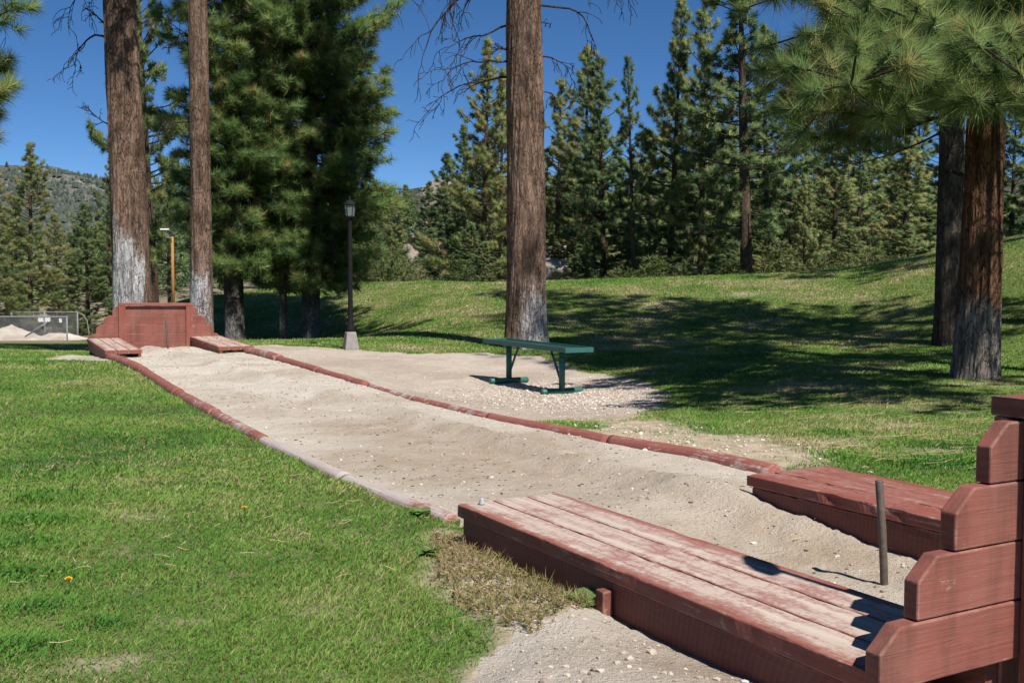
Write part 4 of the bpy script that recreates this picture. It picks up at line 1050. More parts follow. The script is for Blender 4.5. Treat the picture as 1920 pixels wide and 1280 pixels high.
def bg_tree(px_t, d, top_ang, spread, var, label, group='pines of the background wood', base=None, rz=None):
    """px_t = x/y of the tree, d its distance, top_ang = (top - eye)/d, spread = crown width factor"""
    x, y = px_t * d, d
    z = h1(x, y) if base is None else base
    top = 0.978 + top_ang * d
    s = (top - z) / 16.0
    r = empty('pine_tree', (x, y, z), rz if rz is not None else (px_t * 1000 + d) % 6.28, label, 'tree', group)
    r.rotation_euler = (0.03 * math.sin(d * 7 + px_t * 90), 0.03 * math.cos(d * 5 + px_t * 70), r.rotation_euler.z)
    r.scale = (s * spread * (1.42 if px_t > -0.3 else 1.0), s * spread * (1.42 if px_t > -0.3 else 1.0), s)
    for nm, me in zip(('crown', 'limbs', 'trunk'), VAR[var]): link(nm, me, r)
    return r
def A(px): return (px - 960) / 2005.0
def E_(py): return (528 - py) / 2005.0
BG = [
    # left
    (55, 275, 55, 1.0, 'cone', 'full green pine left of the mountain view, tallest at the left edge'),
    (-10, 300, 50, 0.9, 'bushy', 'pine cut by the left edge of the picture, behind the fence'),
    (165, 385, 58, 1.25, 'cone', 'short broad conical pine left of the thick whitewashed trunk'),
    (112, 405, 64, 1.1, 'bushy', 'rounded pine between the tallest left pine and the conical one'),
    (205, 300, 60, 0.75, 'ragged', 'pine mostly hidden behind the thick whitewashed trunk'),
    (292, -160, 36, 0.62, 'tall', 'tall yellow green pine showing between the two whitewashed trunks'),
    (318, 330, 50, 1.0, 'ragged', 'lower pine behind the orange utility pole'),
    (250, 440, 62, 1.2, 'bushy', 'low bushy pine behind the far backboard'),
    (425, 100, 40, 0.6, 'tall', 'tall pine just right of the slender whitewashed trunk'),
    # gap between the dense pines and the centre trunk
    (735, 352, 75, 0.8, 'tuft', 'small distant pine at the right rim of the broad dense pine'),
    (768, 350, 90, 0.9, 'spire', 'small pointed distant pine left of the open sky gap'),
    (806, 345, 80, 0.75, 'tuft', 'flat topped distant pine under the open sky gap'),
    (838, 292, 56, 0.85, 'spire', 'dark pointed pine at the right of the sky gap'),
    (872, 240, 60, 0.7, 'spire', 'pointed pine just left of the pair beside the centre trunk'),
    (903, 85, 48, 0.62, 'spire', 'tall spire pine left of the centre trunk'),
    (938, 140, 52, 0.55, 'tall', 'tall pine partly hidden by the left rim of the centre trunk'),
    (815, 430, 50, 1.3, 'bushy', 'low dark bushy pine on the mound crest left of the centre trunk'),
    (880, 420, 46, 1.1, 'ragged', 'low pine with a visible stem close behind the mound, left of the centre trunk'),
    # right of the centre trunk
    (1040, 155, 50, 0.62, 'tall', 'pine directly right of the centre trunk'),
    (1092, 100, 47, 0.62, 'tall', 'tall pine second to the right of the centre trunk'),
    (1133, 118, 44, 0.66, 'tall', 'full pine third to the right of the centre trunk'),
    (1065, 300, 58, 1.0, 'bushy', 'half height pine between the first two tall ones right of the centre trunk'),
    (1190, 112, 40, 0.50, 'open', 'thin open pine with a long bare dark trunk'),
    (1222, 250, 58, 0.8, 'ragged', 'pine filling the gap behind the thin open one'),
    (1252, 12, 42, 0.54, 'spire', 'very tall pine with a pointed top reaching the upper frame'),
    (1312, -10, 40, 0.52, 'tall', 'very tall dark pine beside the pointed one'),
    (1345, 250, 62, 0.9, 'bushy', 'lower pine between the very tall dark pine and the russet trunked one'),
    (1400, -130, 36, 0.78, 'ragged', 'tallest pine of the wood with a reddish bare lower trunk'),
    (1442, 60, 38, 0.62, 'tuft', 'pine with a dark forked lower trunk right of the reddish one'),
    (1290, 330, 52, 1.1, 'ragged', 'low spreading pine under the two very tall ones'),
    (1508, 330, 44, 0.62, 'spire', 'dark narrow juniper like tree on the mound crest'),
    (1475, 200, 58, 0.8, 'bushy', 'bushy pine behind the narrow dark tree'),
    (1560, 250, 54, 0.9, 'bushy', 'rounded pine under the overhanging needle sprays'),
    (1625, 300, 60, 1.0, 'tuft', 'pine behind the mound where the dark branches hang lowest'),
    (1690, 260, 50, 0.9, 'bushy', 'shaded pine left of the dark trunk at right'),
    (1735, 350, 56, 1.1, 'cone', 'low full pine showing just left of the dark trunk'),
    (1890, 200, 42, 0.8, 'bushy', 'light green pine right of the russet trunk'),
    (1945, 150, 40, 0.8, 'bushy', 'pine at the right edge behind the mound'),
    (1150, 400, 60, 1.2, 'bushy', 'low bush shaped pine left of the thin bare trunk'),
    (1215, 440, 50, 1.3, 'cone', 'low young pine right of the thin bare trunk'),
    (1360, 440, 48, 1.3, 'cone', 'low young pine left of the reddish trunk'),
    (1590, 430, 50, 1.4, 'cone', 'young pine low behind the mound crest, right of the dark narrow tree'),
    (690, 420, 60, 1.2, 'bushy', 'greyish low pine behind the lantern'),
]
FILL = 'pine filling the shaded depth of the wood behind the front row of tall pines'
BG += [(px, py, d, 0.85, v, FILL) for px, py, d, v in ((850, 400, 62, 'bushy'), (920, 300, 64, 'tall'), (985, 270, 60, 'ragged'), (1020, 330, 66, 'bushy'), (1075, 250, 70, 'tall'), (1120, 280, 62, 'bushy'), (1160, 300, 66, 'tall'), (1205, 300, 64, 'ragged'), (1235, 240, 68, 'tall'),
       (1278, 190, 60, 'ragged'), (1330, 220, 64, 'tall'), (1375, 180, 58, 'tall'), (1425, 220, 64, 'bushy'), (1458, 240, 60, 'tall'), (1530, 230, 66, 'tall'), (1585, 290, 64, 'ragged'), (1610, 240, 58, 'bushy'), (1660, 220, 66, 'tall'), (1712, 200, 62, 'bushy'), (1765, 210, 60, 'ragged'), (1835, 280, 58, 'bushy'), (690, 330, 66, 'bushy'), (30, 380, 66, 'bushy'), (140, 440, 66, 'bushy'))]
LOW = 'low young pine in the understory just behind the crest of the mound'
BG += [(px, py, d, 1.3, v, LOW) for px, py, d, v in ((905, 455, 44, 'bushy'), (1030, 440, 46, 'ragged'), (1085, 460, 42, 'cone'), (1125, 430, 48, 'bushy'), (1180, 450, 44, 'ragged'), (1260, 430, 46, 'bushy'), (1430, 430, 46, 'tuft'), (1700, 420, 46, 'cone'), (750, 470, 46, 'bushy'))]
for px, py, d, sp, var, lab in BG:
    bg_tree(A(px), d, E_(py), sp, var, lab)

# the far wood on the hillside reads as one mass
def far_wood():
    rng = np.random.default_rng(9)
    protos = []
    for sd, pf, R in ((701, 'cone', 2.3), (702, 'round', 2.6), (703, 'column', 2.0)):
        cr, lm, _ = conifer(sd, 10, 0.6, R, 70, 2.6, 8, 0.6, 0.13, pf, twig_r=0.02, brown=0.06)
        protos.append(cr)
    Vs, Fs, Ts = [], [], []; b = 0
    for i in range(260):
        d = rng.uniform(70, 250) if i > 60 else rng.uniform(66, 110); t = rng.uniform(-0.62, 0.62)
        x, y = t * d, d; z = h1(x, y)
        sc = rng.uniform(0.5, 1.0)
        px = 960 + 2005 * t
        lim = np.interp(px, [0, 90, 200, 230, 700, 740, 850, 880, 2000], [430, 440, 430, 300, 330, 385, 372, 300, 260])
        top = 0.978 + (528 - lim) / 2005 * d
        sc = min(sc, (top - z) / 10.0)
        if sc < 0.18: continue
        V, F, T = protos[rng.integers(3)]
        a = rng.uniform(0, 6.28); c, s = math.cos(a), math.sin(a); wv = sc * rng.uniform(0.9, 1.3)
        Vs.append(np.stack([(V[:, 0] * c - V[:, 1] * s) * wv + x, (V[:, 0] * s + V[:, 1] * c) * wv + y, V[:, 2] * sc + z], -1)); Fs.append(F + b); Ts.append(np.clip(T + rng.normal(0, 0.15), 0, 1)); b += len(V)
    me = mesh_np('far_wood', np.concatenate(Vs), [np.concatenate(Fs)], M_NEEDLE_FAR, attrs={'tint': np.concatenate(Ts)})
    tag(link('far_wood', me), 'distant pine wood covering the hillside', 'wood', kind='stuff')
far_wood()

# shrubs behind the mound
def shrub(x, y, h, w, seed, label, mat=M_SHRUB, tint=0.5):
    rng = np.random.default_rng(seed); N = 260
    p = unit(rng.normal(size=(N, 3))) * (rng.random((N, 1)) ** 0.45); p[:, 2] = np.abs(p[:, 2])
    pos = p * np.array([w, w, h]); dr = unit(p + np.array([0, 0, 0.5]))
    V, F, tn = needles(rng, pos, dr, 16, 0.2, 0.03, 0.6, 0.5, np.clip(rng.normal(tint, 0.2, N), 0, 1))
    r = empty('shrub', (x, y, gz(x, y)), 0, label, 'shrub', 'shrubs behind the mound')
    link('leaves', mesh_np('leaves', V, [F], mat, attrs={'tint': tn}), r)
    st = rng.normal(size=(14, 3)) * 0.1; st[:, 2] = 0; en = pos[:14] * 0.8
    tV, tF = prisms(st, en, np.full(14, 0.015), np.full(14, 0.006), 4); link('stems', mesh_np('stems', tV, [tF], M_TWIG), r)
for i, (px, d, h, w, lab, ti) in enumerate([(705, 33, 1.5, 1.6, 'grey green shrub behind the mound, right of the lamp post', 0.75), (760, 40, 1.6, 1.2, 'pale grey shrub beside the boulder left of the centre trunk', 0.9), (1462, 33, 1.5, 0.8, 'bright yellow green shrub between the forked trunk and the dark narrow tree', 0.6),
        (1240, 36, 1.6, 1.2, 'leafy shrub right of the thin bare trunk', 0.5), (1300, 38, 1.4, 1.3, 'shrub under the two very tall pines', 0.4), (1165, 37, 1.2, 0.9, 'small shrub left of the thin bare trunk', 0.55), (1360, 36, 1.3, 1.1, 'shrub left of the reddish trunk', 0.45),
        (1560, 36, 1.5, 1.4, 'shrub right of the dark narrow tree', 0.45), (1640, 35, 1.6, 1.4, 'shrub behind the crest below the dark hanging branches', 0.5), (860, 38, 1.3, 1.2, 'dark shrub on the crest near the low dark bushy pine', 0.3), (640, 34, 1.5, 1.3, 'shrub behind the mound left of the lamp post', 0.55),
        (130, 57, 1.8, 1.8, 'shrub behind the fence at left', 0.5), (28, 57, 1.4, 1.6, 'green shrub behind the dirt heap at left', 0.45)]):
    shrub(A(px) * d, d, h, w, 800 + i, lab, M_SHRUB, ti)

# boulders
def boulder(x, y, z, r, seed, label):
    rng = np.random.default_rng(seed)
    n, m = 22, 36; th = np.linspace(0.001, PI - 0.001, n); ph = np.linspace(0, 2 * PI, m, endpoint=False)
    T, P = np.meshgrid(th, ph, indexing='ij')
    D = np.stack([np.sin(T) * np.cos(P), np.sin(T) * np.sin(P), np.cos(T)], -1)
    R = np.ones(T.shape)
    for k in range(14):
        nrm = unit(rng.normal(size=3)); dd = D @ nrm; lim = rng.uniform(0.62, 0.9); R = np.where(dd > 0, np.minimum(R, lim / np.maximum(dd, 1e-3)), R)
    R = R * (1 + 0.12 * (fbm(D[..., 0] * 4 + seed, D[..., 1] * 4 + D[..., 2] * 3, seed, 4) - 0.5))
    V = (D * R[..., None] * np.array(r)).reshape(-1, 3)
    I = np.arange(n * m).reshape(n, m); J = np.roll(I, -1, 1)
    F = np.stack([I[:-1], I[1:], J[1:], J[:-1]], -1).reshape(-1, 4)
    o = link('boulder', mesh_np('boulder', V, [F], M_ROCK, smooth=False), None, (x, y, z)); tag(o, label, 'boulder', 'granite boulders among the pines')
for i, (px, py, d, r, lab) in enumerate([(770, 488, 52, (0.55, 0.6, 0.95), 'tall pale boulder behind the mound, right of the lamp post'), (1055, 487, 54, (1.3, 1.0, 0.75), 'wide pale boulder just right of the centre trunk'), (1040, 512, 44, (0.8, 0.7, 0.7), 'small pale rock low beside the right rim of the centre trunk'),
        (1105, 500, 50, (0.9, 0.8, 0.5), 'flat pale rock among the trunks right of the centre pine'), (833, 380, 110, (2.6, 2, 2.4), 'pale outcrop high on the hillside left of the centre trunk'), (795, 440, 85, (1.3, 1.2, 1.4), 'reddish pale rock on the slope below the sky gap'),
        (1535, 430, 70, (1.6, 1.4, 1.9), 'pinkish rock right of the narrow dark tree'), (1220, 390, 100, (2.2, 2, 1.2), 'pale rock high between the pines right of the bare trunk'), (1660, 400, 75, (1.8, 1.5, 1.5), 'grey rock behind the dark hanging branches'), (1480, 410, 80, (1.5, 1.4, 1.3), 'pale rock left of the narrow dark tree'),
        (1340, 455, 64, (1.2, 1.1, 1.2), 'pale rock left of the reddish trunk')]):
    boulder(A(px) * d, d, 0.978 + E_(py) * d, r, 900 + i, lab)

# ------------------------------------------------------------------ left background: fence, dirt, pole, wires
def fence(x0, y0, x1, y1, hgt, nposts, label, rail=True, seed=0, tail=0.0):
    a = Vector((x0, y0, 0)); b = Vector((x1, y1, 0)); d = (b - a); L = d.length; d.normalize()
    zb = h1((x0 + x1) / 2, (y0 + y1) / 2)
    r = empty('chain_link_fence', (x0, y0, zb), math.atan2(d.y, d.x), label, 'fence', 'chain link fences at left')
    P0, P1 = [], []
    st = 0.13
    n = int((L + hgt) / st)
    for i in range(n):
        for sg in (0, 1):
            xa = -hgt + i * st; xb = xa + hgt
            ua = max(0, -xa / hgt); ub = min(1, (L - xa) / hgt)
            if ub <= ua: continue
            q = [np.array([xa + hgt * u, 0, 0.03 + hgt * (u if sg == 0 else 1 - u)]) for u in (ua, ub)]
            P0.append(q[0]); P1.append(q[1])
    V, F = prisms(P0, P1, np.full(len(P0), 0.0075), np.full(len(P0), 0.0075), 3)
    link('wire_mesh', mesh_np('wire_mesh', V, [F], M_GALV), r)
    for i in range(nposts):
        x = L * i / (nposts - 1)
        MB().tube([(x, 0, -0.6), (x, 0, hgt + 0.05)], 0.035, 8).build('post', M_GALV, r, 0, True)
    if tail:
        MB().tube([(0, 0, hgt + 0.03), (L, 0, hgt + 0.03), (L + tail * 0.5, 0, hgt * 0.93), (L + tail * 0.85, 0, hgt * 0.72), (L + tail, 0, hgt * 0.3), (L + tail, 0, -0.3)], 0.024, 8).build('top_rail', M_GALV, r, 0, True)
    else:
        MB().tube([(0, 0, hgt + 0.03), (L, 0, hgt + 0.03)], 0.03, 8).build('top_rail', M_GALV, r, 0, True)
    return r, zb
fence(-33, 53, A(145) * 53, 53, 1.35, 8, 'far chain link fence with a curved right end, carrying white signs', tail=0.55)
fence(-31, 46, A(125) * 46, 46, 1.0, 5, 'nearer low chain link fence in front of the dirt heap', seed=2)
b = MB().tube([(0, 0, 0.2), (1.0, 0, 0.85)], 0.03, 8).build('brace_pipe', M_GALV, None, 0, True, (A(48) * 46, 45.9, h1(A(48) * 46, 46)))
tag(b, 'slanting pipe brace on the low fence at left', 'pipe')
for px, py, w, h, lab in ((76, 602, 0.26, 0.2, 'left white sign of the touching pair on the far fence'), (89, 601.5, 0.26, 0.2, 'right white sign of the touching pair on the far fence'), (113, 603, 0.13, 0.2, 'small narrow white sign alone on the far fence')):
    d = 52.94
    o = MB().box(-w / 2, w / 2, -0.012, 0.012, -h / 2, h / 2).build('sign', M_WHITE, None, 0.004, False, (A(px) * d, d, 0.978 + E_(py) * d)); tag(o, lab, 'sign', 'blank white signs on the fence')
def dirt_pile(x, y, w, h, seed, label):
    n = 60; a = np.linspace(-1, 1, n); X, Y = np.meshgrid(a, a); r = np.hypot(X, Y)
    Z = np.clip(1 - r, 0, 1) ** 1.1 * h * (0.8 + 0.5 * (fbm(X * 4 + seed, Y * 4, seed) - 0.3)) - 0.02 - 0.2 * (r > 1)
    V = np.stack([X * w, Y * w * 0.6, Z], -1).reshape(-1, 3); I = np.arange(n * n).reshape(n, n)
    F = np.stack([I[:-1, :-1], I[:-1, 1:], I[1:, 1:], I[1:, :-1]], -1).reshape(-1, 4)
    o = link('dirt_pile', mesh_np('dirt_pile', V, [F], M_DIRT, attrs={'damp': np.zeros(len(V))}, smooth=True), None, (x, y, h1(x, y))); tag(o, label, 'dirt heap', 'heaps of dirt behind the fence')
dirt_pile(A(20) * 49.5, 49.5, 1.9, 0.8, 3, 'tall heap of tan dirt behind the low fence at the left edge')
dirt_pile(A(110) * 50.5, 50.5, 1.8, 0.45, 5, 'low heap of tan dirt behind the low fence, beside the curved fence end')
# utility pole with a lamp
px, d = 325, 34.0
r = empty('utility_pole', (A(px) * d, d, h1(A(px) * d, d)), 0, 'orange brown wooden utility pole between the two whitewashed trunks', 'utility pole')
zt = 0.978 + E_(446) * d - r.location.z
MB().tube([(0, 0, -0.5), (0, 0, zt)], [0.052, 0.042], 14).build('pole', M_POLE, r, 0, True)
MB().tube([(0, -0.05, zt - 0.06), (-0.18, -0.12, zt + 0.0)], 0.015, 8).build('bracket', M_GALV, r, 0, True)
o = MB().box(-0.13, 0.13, -0.06, 0.06, 0, 0.05).build('flood_light', M_WHITE, None, 0.01, False, (A(313) * d, d - 0.1, 0.978 + E_(429) * d)); 
o.parent = r; o.location = (A(313) * d - r.location.x, -0.1, zt + 0.20); o['label'] = 'pale lamp head'
MB().tube([(A(313) * d - r.location.x, -0.1, zt + 0.2), (0, -0.05, zt - 0.15)], 0.012, 6).build('lamp_arm', M_GALV, r, 0, True)
def wire(p, q, sag, label):
    p, q = Vector(p), Vector(q); pts = []
    for i in range(25):
        t = i / 24; v = p.lerp(q, t); v.z -= sag * 4 * t * (1 - t); pts.append(v)
    o = MB().tube(pts, 0.0065, 5).build('overhead_wire', M_TWIG); tag(o, label, 'wire', 'overhead wires')
wire((A(-150) * 36, 36, 0.978 + E_(506) * 36), (A(325) * 34, 34, 0.978 + E_(527) * 34), 0.1, 'thin wire running level across the left pines to the utility pole')
wire((A(1000) * 38, 38, 0.978 + E_(520) * 38), (A(1760) * 34, 34, 0.978 + E_(415) * 34), 0.55, 'thin wire rising to the right across the trunks behind the mound')

# ------------------------------------------------------------------ ground cover
def in_view(x, y, m=0.06): return np.abs(x) < y * (0.48 + m) + 0.25

CLUMPS = [(-1.57, 3.34, 0.16), (-1.84, 4.1, 0.2), (-1.11, 2.85, 0.1), (-1.35, 3.0, 0.12), (-2.0, 4.55, 0.2), (-1.75, 3.75, 0.15), (-1.25, 2.65, 0.14), (1.35, 7.35, 0.18), (1.2, 6.75, 0.14), (1.75, 5.75, 0.22), (2.2, 5.6, 0.3), (2.05, 6.75, 0.2), (2.6, 6.1, 0.3), (0.6, 7.25, 0.1), (0.85, 6.95, 0.12)]
def grass():
    rng = np.random.default_rng(77)
    allV, allF3, allF4, allT = [], [], [], []; base = 0
    # (y0, y1, per m2, length, width, bent)
    for y0, y1, den, ln, wd in ((1.9, 3.2, 30000, 0.024, 0.0026), (3.2, 4.6, 19000, 0.026, 0.0032), (4.6, 7, 10500, 0.029, 0.0046), (7, 11, 5200, 0.034, 0.0075), (11, 17, 2500, 0.042, 0.012), (17, 30, 1300, 0.05, 0.017)):
        hw = y1 * 0.95 + 1.8
        n = int((y1 - y0) * 2 * hw * den)
        x = rng.uniform(-hw, hw, n); y = rng.uniform(y0, y1, n)
        outside = ~in_view(x, y)
        ok = (~outside | (rng.random(n) < 0.22)) & (np.abs(x) < y * 0.95 + 1.8)
        x, y, outside = x[ok], y[ok], outside[ok]
        zn = zone_at(x, y); br = bil(BAREG, x, y)
        br = np.clip(br + 0.5 * (fbm(x * 6, y * 6, 91, 3) - 0.5) * (br > 0.02), 0, 1)
        keep = (zn == 0) & (rng.random(len(x)) > np.clip(br * 1.12, 0, 1))
        t = x / y
        keep &= ~((y > 17) & (t < -0.36) & (y > 28))
        x, y, outside = x[keep], y[keep], outside[keep]
        n = len(x); z = bil(ZG, x, y) - 0.003
        pat = fbm(x * 1.3, y * 1.3, 101, 4); pat2 = fbm(x * 4.5, y * 4.5, 103, 3); dry = fbm(x * 0.7, y * 0.7, 107, 3)
        L = ln * rng.uniform(0.55, 1.25, n) * (0.55 + 0.9 * pat2)
        tint = 0.44 + 1.3 * (pat - 0.5) + 0.5 * (pat2 - 0.5) + rng.normal(0, 0.16, n)
        tint += np.clip(dry - 0.5, 0, 1) * 0.8 + sst(12, 19, y) * 0.17 + 0.10 * sst(0.5, 2.0, x) * (y < 12)
        dryp = 0.045 + 0.20 * sst(0.52, 0.68, fbm(x * 2.7, y * 2.7, 111, 4))
        dryp = dryp * (1 - 0.5 * sst(11, 15, y))
        tint = np.where(rng.random(n) < dryp, rng.uniform(0.8, 1.0, n), tint)
        cl = np.zeros(n)
        for cx, cy, r in CLUMPS: cl = np.maximum(cl, np.exp(-(((x - cx) / r) ** 2 + ((y - cy) / (r * 0.7)) ** 2)))
        cl *= (rng.random(n) < 0.5)
        L = L * (1 + 1.1 * cl); tint = tint * (1 - 0.75 * cl) + 0.08 * cl
        W_ = wd * rng.uniform(0.7, 1.3, n) * (1 + 0.7 * cl) * (1 + 1.4 * outside)
        a = rng.uniform(0, 2 * PI, n); lean = rng.uniform(0.3, 1.7, n)
        wind = np.array([0.25, -0.1])
        d = np.stack([np.cos(a) * lean + wind[0], np.sin(a) * lean + wind[1], np.ones(n)], -1); d = unit(d)
        sdv = np.stack([-np.sin(a + 0.6), np.cos(a + 0.6), np.zeros(n)], -1) * W_[:, None] / 2
        p0 = np.stack([x, y, z], -1); p1 = p0 + d * L[:, None] * 0.55
        d2 = unit(d + np.stack([np.cos(a), np.sin(a), np.full(n, -0.25)], -1) * 0.7); p2 = p1 + d2 * L[:, None] * 0.5
        if y1 <= 7.5:
            V = np.stack([p0 - sdv, p0 + sdv, p1 + sdv * 0.8, p1 - sdv * 0.8, p2], 1).reshape(-1, 3)
            i = base + np.arange(n)[:, None] * 5
            allF4.append(np.concatenate([i, i + 1, i + 2, i + 3], 1)); allF3.append(np.concatenate([i + 3, i + 2, i + 4], 1)); k = 5
        else:
            V = np.stack([p0 - sdv, p0 + sdv, p2], 1).reshape(-1, 3); i = base + np.arange(n)[:, None] * 3
            allF3.append(np.concatenate([i, i + 1, i + 2], 1)); k = 3
        allV.append(V); allT.append(np.repeat(np.clip(tint, 0, 1), k)); base += len(V)
    V = np.concatenate(allV)
    me = mesh_np('grass', V, [np.concatenate(allF4), np.concatenate(allF3)], M_GRASS, attrs={'tint': np.concatenate(allT)})
    tag(link('grass', me), 'short mown green grass of the lawn', 'grass', kind='stuff')
    print('grass blades verts', len(V))
grass()

def weeds_dry():
    rng = np.random.default_rng(5); n = 9000
    x = rng.uniform(-0.4, 0.45, n); y = rng.uniform(2.55, 4.1, n)
    s = sdf(x, y, WEEDS) + 0.10 * (fbm(x * 6, y * 6, 5) - 0.5)
    ok = (s < 0.03) & (rng.random(n) < 0.8); x, y = x[ok], y[ok]
    P = np.stack([x - S[0], y - S[1]], -1); ok = (P @ W) < -1.02; x, y = x[ok], y[ok]; n = len(x); z = bil(ZG, x, y)
    pos = np.stack([x, y, z + rng.uniform(0.0, 0.03, n)], -1); dr = unit(rng.normal(0, 0.6, (n, 3)) + np.array([0, 0, 1.0]))
    V, F, tn = needles(rng, pos, dr, 4, rng.uniform(0.012, 0.05, n), 0.0035, 0.8, 0.2, np.clip(rng.normal(0.35, 0.28, n) + 0.6 * (fbm(x * 5, y * 5, 9) - 0.4), 0, 1))
    tag(link('dry_weeds', mesh_np('dry_weeds', V, [F], M_WEED, attrs={'tint': tn})), 'patch of tan and reddish dried weeds along the near platform', 'weeds', kind='stuff')
weeds_dry()

ICO_V = None
def scatter_stones(name, n, gen, size, mat, label, cat, flat=0.6, seed=1, tint=(0.5, 0.25)):
    import bmesh
    bm = bmesh.new(); bmesh.ops.create_icosphere(bm, subdivisions=1, radius=1.0)
    bv = np.array([v.co[:] for v in bm.verts]); bf = np.array([[v.index for v in f.verts] for f in bm.faces]); bm.free()
    rng = np.random.default_rng(seed)
    x, y = gen(rng, n); n = len(x); z = bil(ZG, x, y)
    s = size[0] * (size[1] / size[0]) ** (rng.random(n) ** 2.2)
    sc = s[:, None] * np.stack([rng.uniform(0.7, 1.3, n), rng.uniform(0.7, 1.3, n), np.full(n, flat) * rng.uniform(0.7, 1.3, n)], -1)
    a = rng.uniform(0, 6.28, n); c, s_ = np.cos(a)[:, None], np.sin(a)[:, None]
    J = bv[None] * (1 + 0.35 * rng.normal(size=(n, len(bv), 1)).clip(-1, 1) * 0.6)
    J = J * sc[:, None, :]
    V = np.stack([J[..., 0] * c - J[..., 1] * s_ + x[:, None], J[..., 0] * s_ + J[..., 1] * c + y[:, None], J[..., 2] + (z + sc[:, 2] * 0.25)[:, None]], -1).reshape(-1, 3)
    F = (bf[None] + (np.arange(n) * len(bv))[:, None, None]).reshape(-1, 3)
    tn = np.repeat(np.clip(rng.normal(tint[0], tint[1], n), 0, 1), len(bv))
    o = link(name, mesh_np(name, V, [F], mat, attrs={'tint': tn})); tag(o, label, cat, kind='stuff')
def poly_gen(poly, box, thresh=0.02, nz=None):
    def g(rng, n):
        x = rng.uniform(box[0], box[1], n); y = rng.uniform(box[2], box[3], n)
        s = sdf(x, y, poly); ok = s < thresh
        if nz: ok &= (fbm(x * nz, y * nz, 55, 3) + rng.normal(0, 0.12, n)) > 0.5
        return x[ok], y[ok]
    return g
COURT_IN = COURT
scatter_stones('pebbles', 30000, poly_gen(COURT_IN, (-6, 2, 2.2, 15.3), -0.05), (0.0018, 0.011), M_STONE, 'small pebbles lying on the court sand', 'pebbles', seed=3, tint=(0.35, 0.28))
scatter_stones('bark_chips', 30000, poly_gen(COURT_IN, (-6, 2, 2.2, 15.3), -0.05, 1.2), (0.0015, 0.010), M_CHIP, 'dark bark chips and needles littering the court sand', 'bark chips', 0.3, seed=4)
def bench_gravel(rng, n):
    x = rng.normal(0.62, 0.55, n); y = rng.normal(10.5, 0.85, n)
    ok = sdf(x, y, GRAVEL) < 0.15 * rng.random(n) ** 2; return x[ok], y[ok]
scatter_stones('gravel', 8500, bench_gravel, (0.004, 0.016), M_STONE, 'pale crushed stones spread round the bench', 'gravel', seed=5, tint=(0.52, 0.25))
scatter_stones('gravel_bits', 4500, poly_gen(GRAVEL, (-4, 1.6, 7, 15.7), 0.15), (0.003, 0.012), M_STONE, 'scattered small stones on the dirt between the log and the mound', 'gravel', seed=6, tint=(0.5, 0.25))
def bare_gen(rng, n):
    x = rng.uniform(0.2, 2.6, n); y = rng.uniform(5.0, 8.2, n); s = sdf(x, y, BARE)
    ok = (s < 0.25 * rng.random(n)) & (fbm(x * 2.3, y * 2.3, 66, 3) > 0.42); return x[ok], y[ok]
scatter_stones('rubble', 3000, bare_gen, (0.003, 0.017), M_STONE, 'pale stones strewn on the thin grass behind the right edging log', 'stones', seed=7, tint=(0.5, 0.25))
scatter_stones('clods', 5000, poly_gen(DIRT, (-0.3, 1.7, 1.7, 3.9), -0.03), (0.0016, 0.012), M_STONE, 'grit and clods on the dirt in front of the near platform', 'grit', seed=8, tint=(0.35, 0.25))

def straw():
    rng = np.random.default_rng(12)
    P0, P1 = [], []; T = []
    def add(n, box, L, seed):
        for _ in range(n):
            x = rng.uniform(box[0], box[1]); y = rng.uniform(box[2], box[3])
            if not in_view(np.array([x]), np.array([y]))[0]: continue
            a = rng.normal(0.5, 0.6) ; l = rng.uniform(L[0], L[1])
            x2, y2 = x + math.cos(a) * l, y + math.sin(a) * l
            zz = 0.020 if zone_at(np.array([x]), np.array([y]))[0] == 0 else 0.006
            xm, ym = (x + x2) / 2 + rng.normal(0, l * 0.08), (y + y2) / 2 + rng.normal(0, l * 0.08)
            q = [np.array([u, v, gz(u, v) + zz + rng.uniform(0, 0.012)]) for u, v in ((x, y), (xm, ym), (x2, y2))]
            P0.extend(q[:-1]); P1.extend(q[1:])
    add(260, (1.6, 4.5, 5.3, 9.5), (0.10, 0.34), 1); add(60, (-3.5, 0, 2.3, 6), (0.02, 0.06), 2); add(120, (0.5, 6, 9, 20), (0.2, 0.5), 3); add(160, (-1.5, 1.4, 3.2, 9), (0.02, 0.07), 4)
    n = len(P0); V, F = prisms(P0, P1, np.full(n, 0.0013), np.full(n, 0.001), 3)
    tag(link('straw', mesh_np('straw', V, [F], M_STRAW, attrs={'tint': rng.random(len(V))})), 'dry straws and fallen pine needles lying on the grass', 'straw', kind='stuff')
straw()

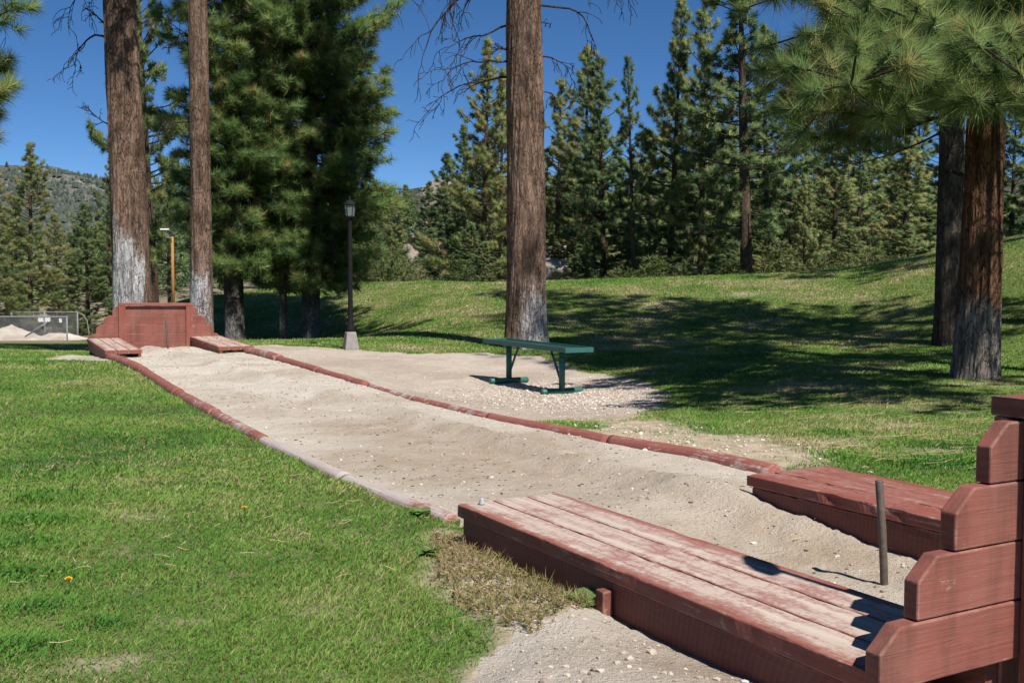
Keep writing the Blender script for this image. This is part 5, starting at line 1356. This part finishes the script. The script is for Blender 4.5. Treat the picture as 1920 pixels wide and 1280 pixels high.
# single weeds, flowers and litter
def rosette(x, y, r, seed, label, n=14, tint=0.5):
    rng = np.random.default_rng(seed); V = []; F = []; T = []
    for i in range(n):
        a = i * 2.4 + rng.normal(0, 0.2); l = r * rng.uniform(0.6, 1.1); e = rng.uniform(0.15, 0.9); w = l * rng.uniform(0.22, 0.32)
        m = 7; b0 = len(V)
        for k in range(m):
            s = k / (m - 1); rr = l * s * math.cos(e * (1 - s * 0.7)); zz = l * s * math.sin(e) * (1 - 0.45 * s) + 0.004
            ww = w * math.sin(PI * min(1, 0.06 + s * 0.94)) * (1 + 0.35 * (k % 2)) + 0.001
            for sg in (-1, 1): V.append((math.cos(a) * rr - sg * math.sin(a) * ww, math.sin(a) * rr + sg * math.cos(a) * ww, zz + abs(ww) * 0.25)); T.append(min(1, max(0, tint + rng.normal(0, 0.15))))
        for k in range(m - 1): F.append((b0 + 2 * k, b0 + 2 * k + 1, b0 + 2 * k + 3, b0 + 2 * k + 2))
    o = link('weed', mesh_np('weed', np.array(V), [np.array(F)], M_BROADLEAF, attrs={'tint': T}, smooth=True), None, (x, y, gz(x, y))); tag(o, label, 'weed', 'leafy weeds in the grass')
rosette(0.20, 2.965, 0.075, 1, 'leafy weed growing at the wooden peg of the near platform', 18, 0.6)
rosette(-0.36, 4.22, 0.055, 2, 'leafy weed beside the whitened near end of the left edging log', 16, 0.7)
rosette(-0.29, 3.62, 0.055, 3, 'leafy weed at the rim of the dried weed patch', 16, 0.55)
def dandelion(x, y, h, label, n=1):
    r = empty('dandelion', (x, y, gz(x, y)), 0.3, label, 'flower', 'dandelions in the lawn')
    MB().tube([(0, 0, 0), (0.004, 0, h * 0.5), (0, 0, h)], 0.0016, 6).build('stem', M_BROADLEAF, r)
    V, F = [], []
    for ring, (rr, zz, k) in enumerate(((0.012, 0.0, 20), (0.008, 0.003, 14), (0.004, 0.005, 9))):
        for i in range(k):
            a = 2 * PI * i / k + ring; b0 = len(V); w = 0.002
            V += [(-math.sin(a) * w * .5, math.cos(a) * w * .5, h), (math.sin(a) * w * .5, -math.cos(a) * w * .5, h), (math.cos(a) * rr + math.sin(a) * w, math.sin(a) * rr - math.cos(a) * w, h + zz + 0.003), (math.cos(a) * rr - math.sin(a) * w, math.sin(a) * rr + math.cos(a) * w, h + zz + 0.003)]
            F.append((b0, b0 + 1, b0 + 2, b0 + 3))
    link('flower_head', mesh_np('flower_head', np.array(V), [np.array(F)], M_YELLOW), r)
for x, y, lab in ((-1.31, 3.12, 'yellow dandelion low at left, nearest the camera'), (-1.05, 4.16, 'yellow dandelion in the middle of the near lawn'), (-3.82, 8.86, 'yellow dandelion high on the left lawn, left of its neighbour'), (-3.25, 8.75, 'yellow dandelion high on the left lawn, nearer the edging log')):
    dandelion(x, y, 0.05, lab)
o = MB().tube([(0, 0, 0.198), (0, 0, 0.201), (0, 0, 0.212), (0, 0, 0.222)], [0.011, 0.011, 0.008, 0.007], 10).build('glass_cap', plain('clear_litter', (0.34, 0.36, 0.38), 0.15, 0, 60, 0.3), None, 0, True, (-0.105, 3.72, 0))
tag(o, 'small clear glass stub standing on the corner of the near platform', 'litter')
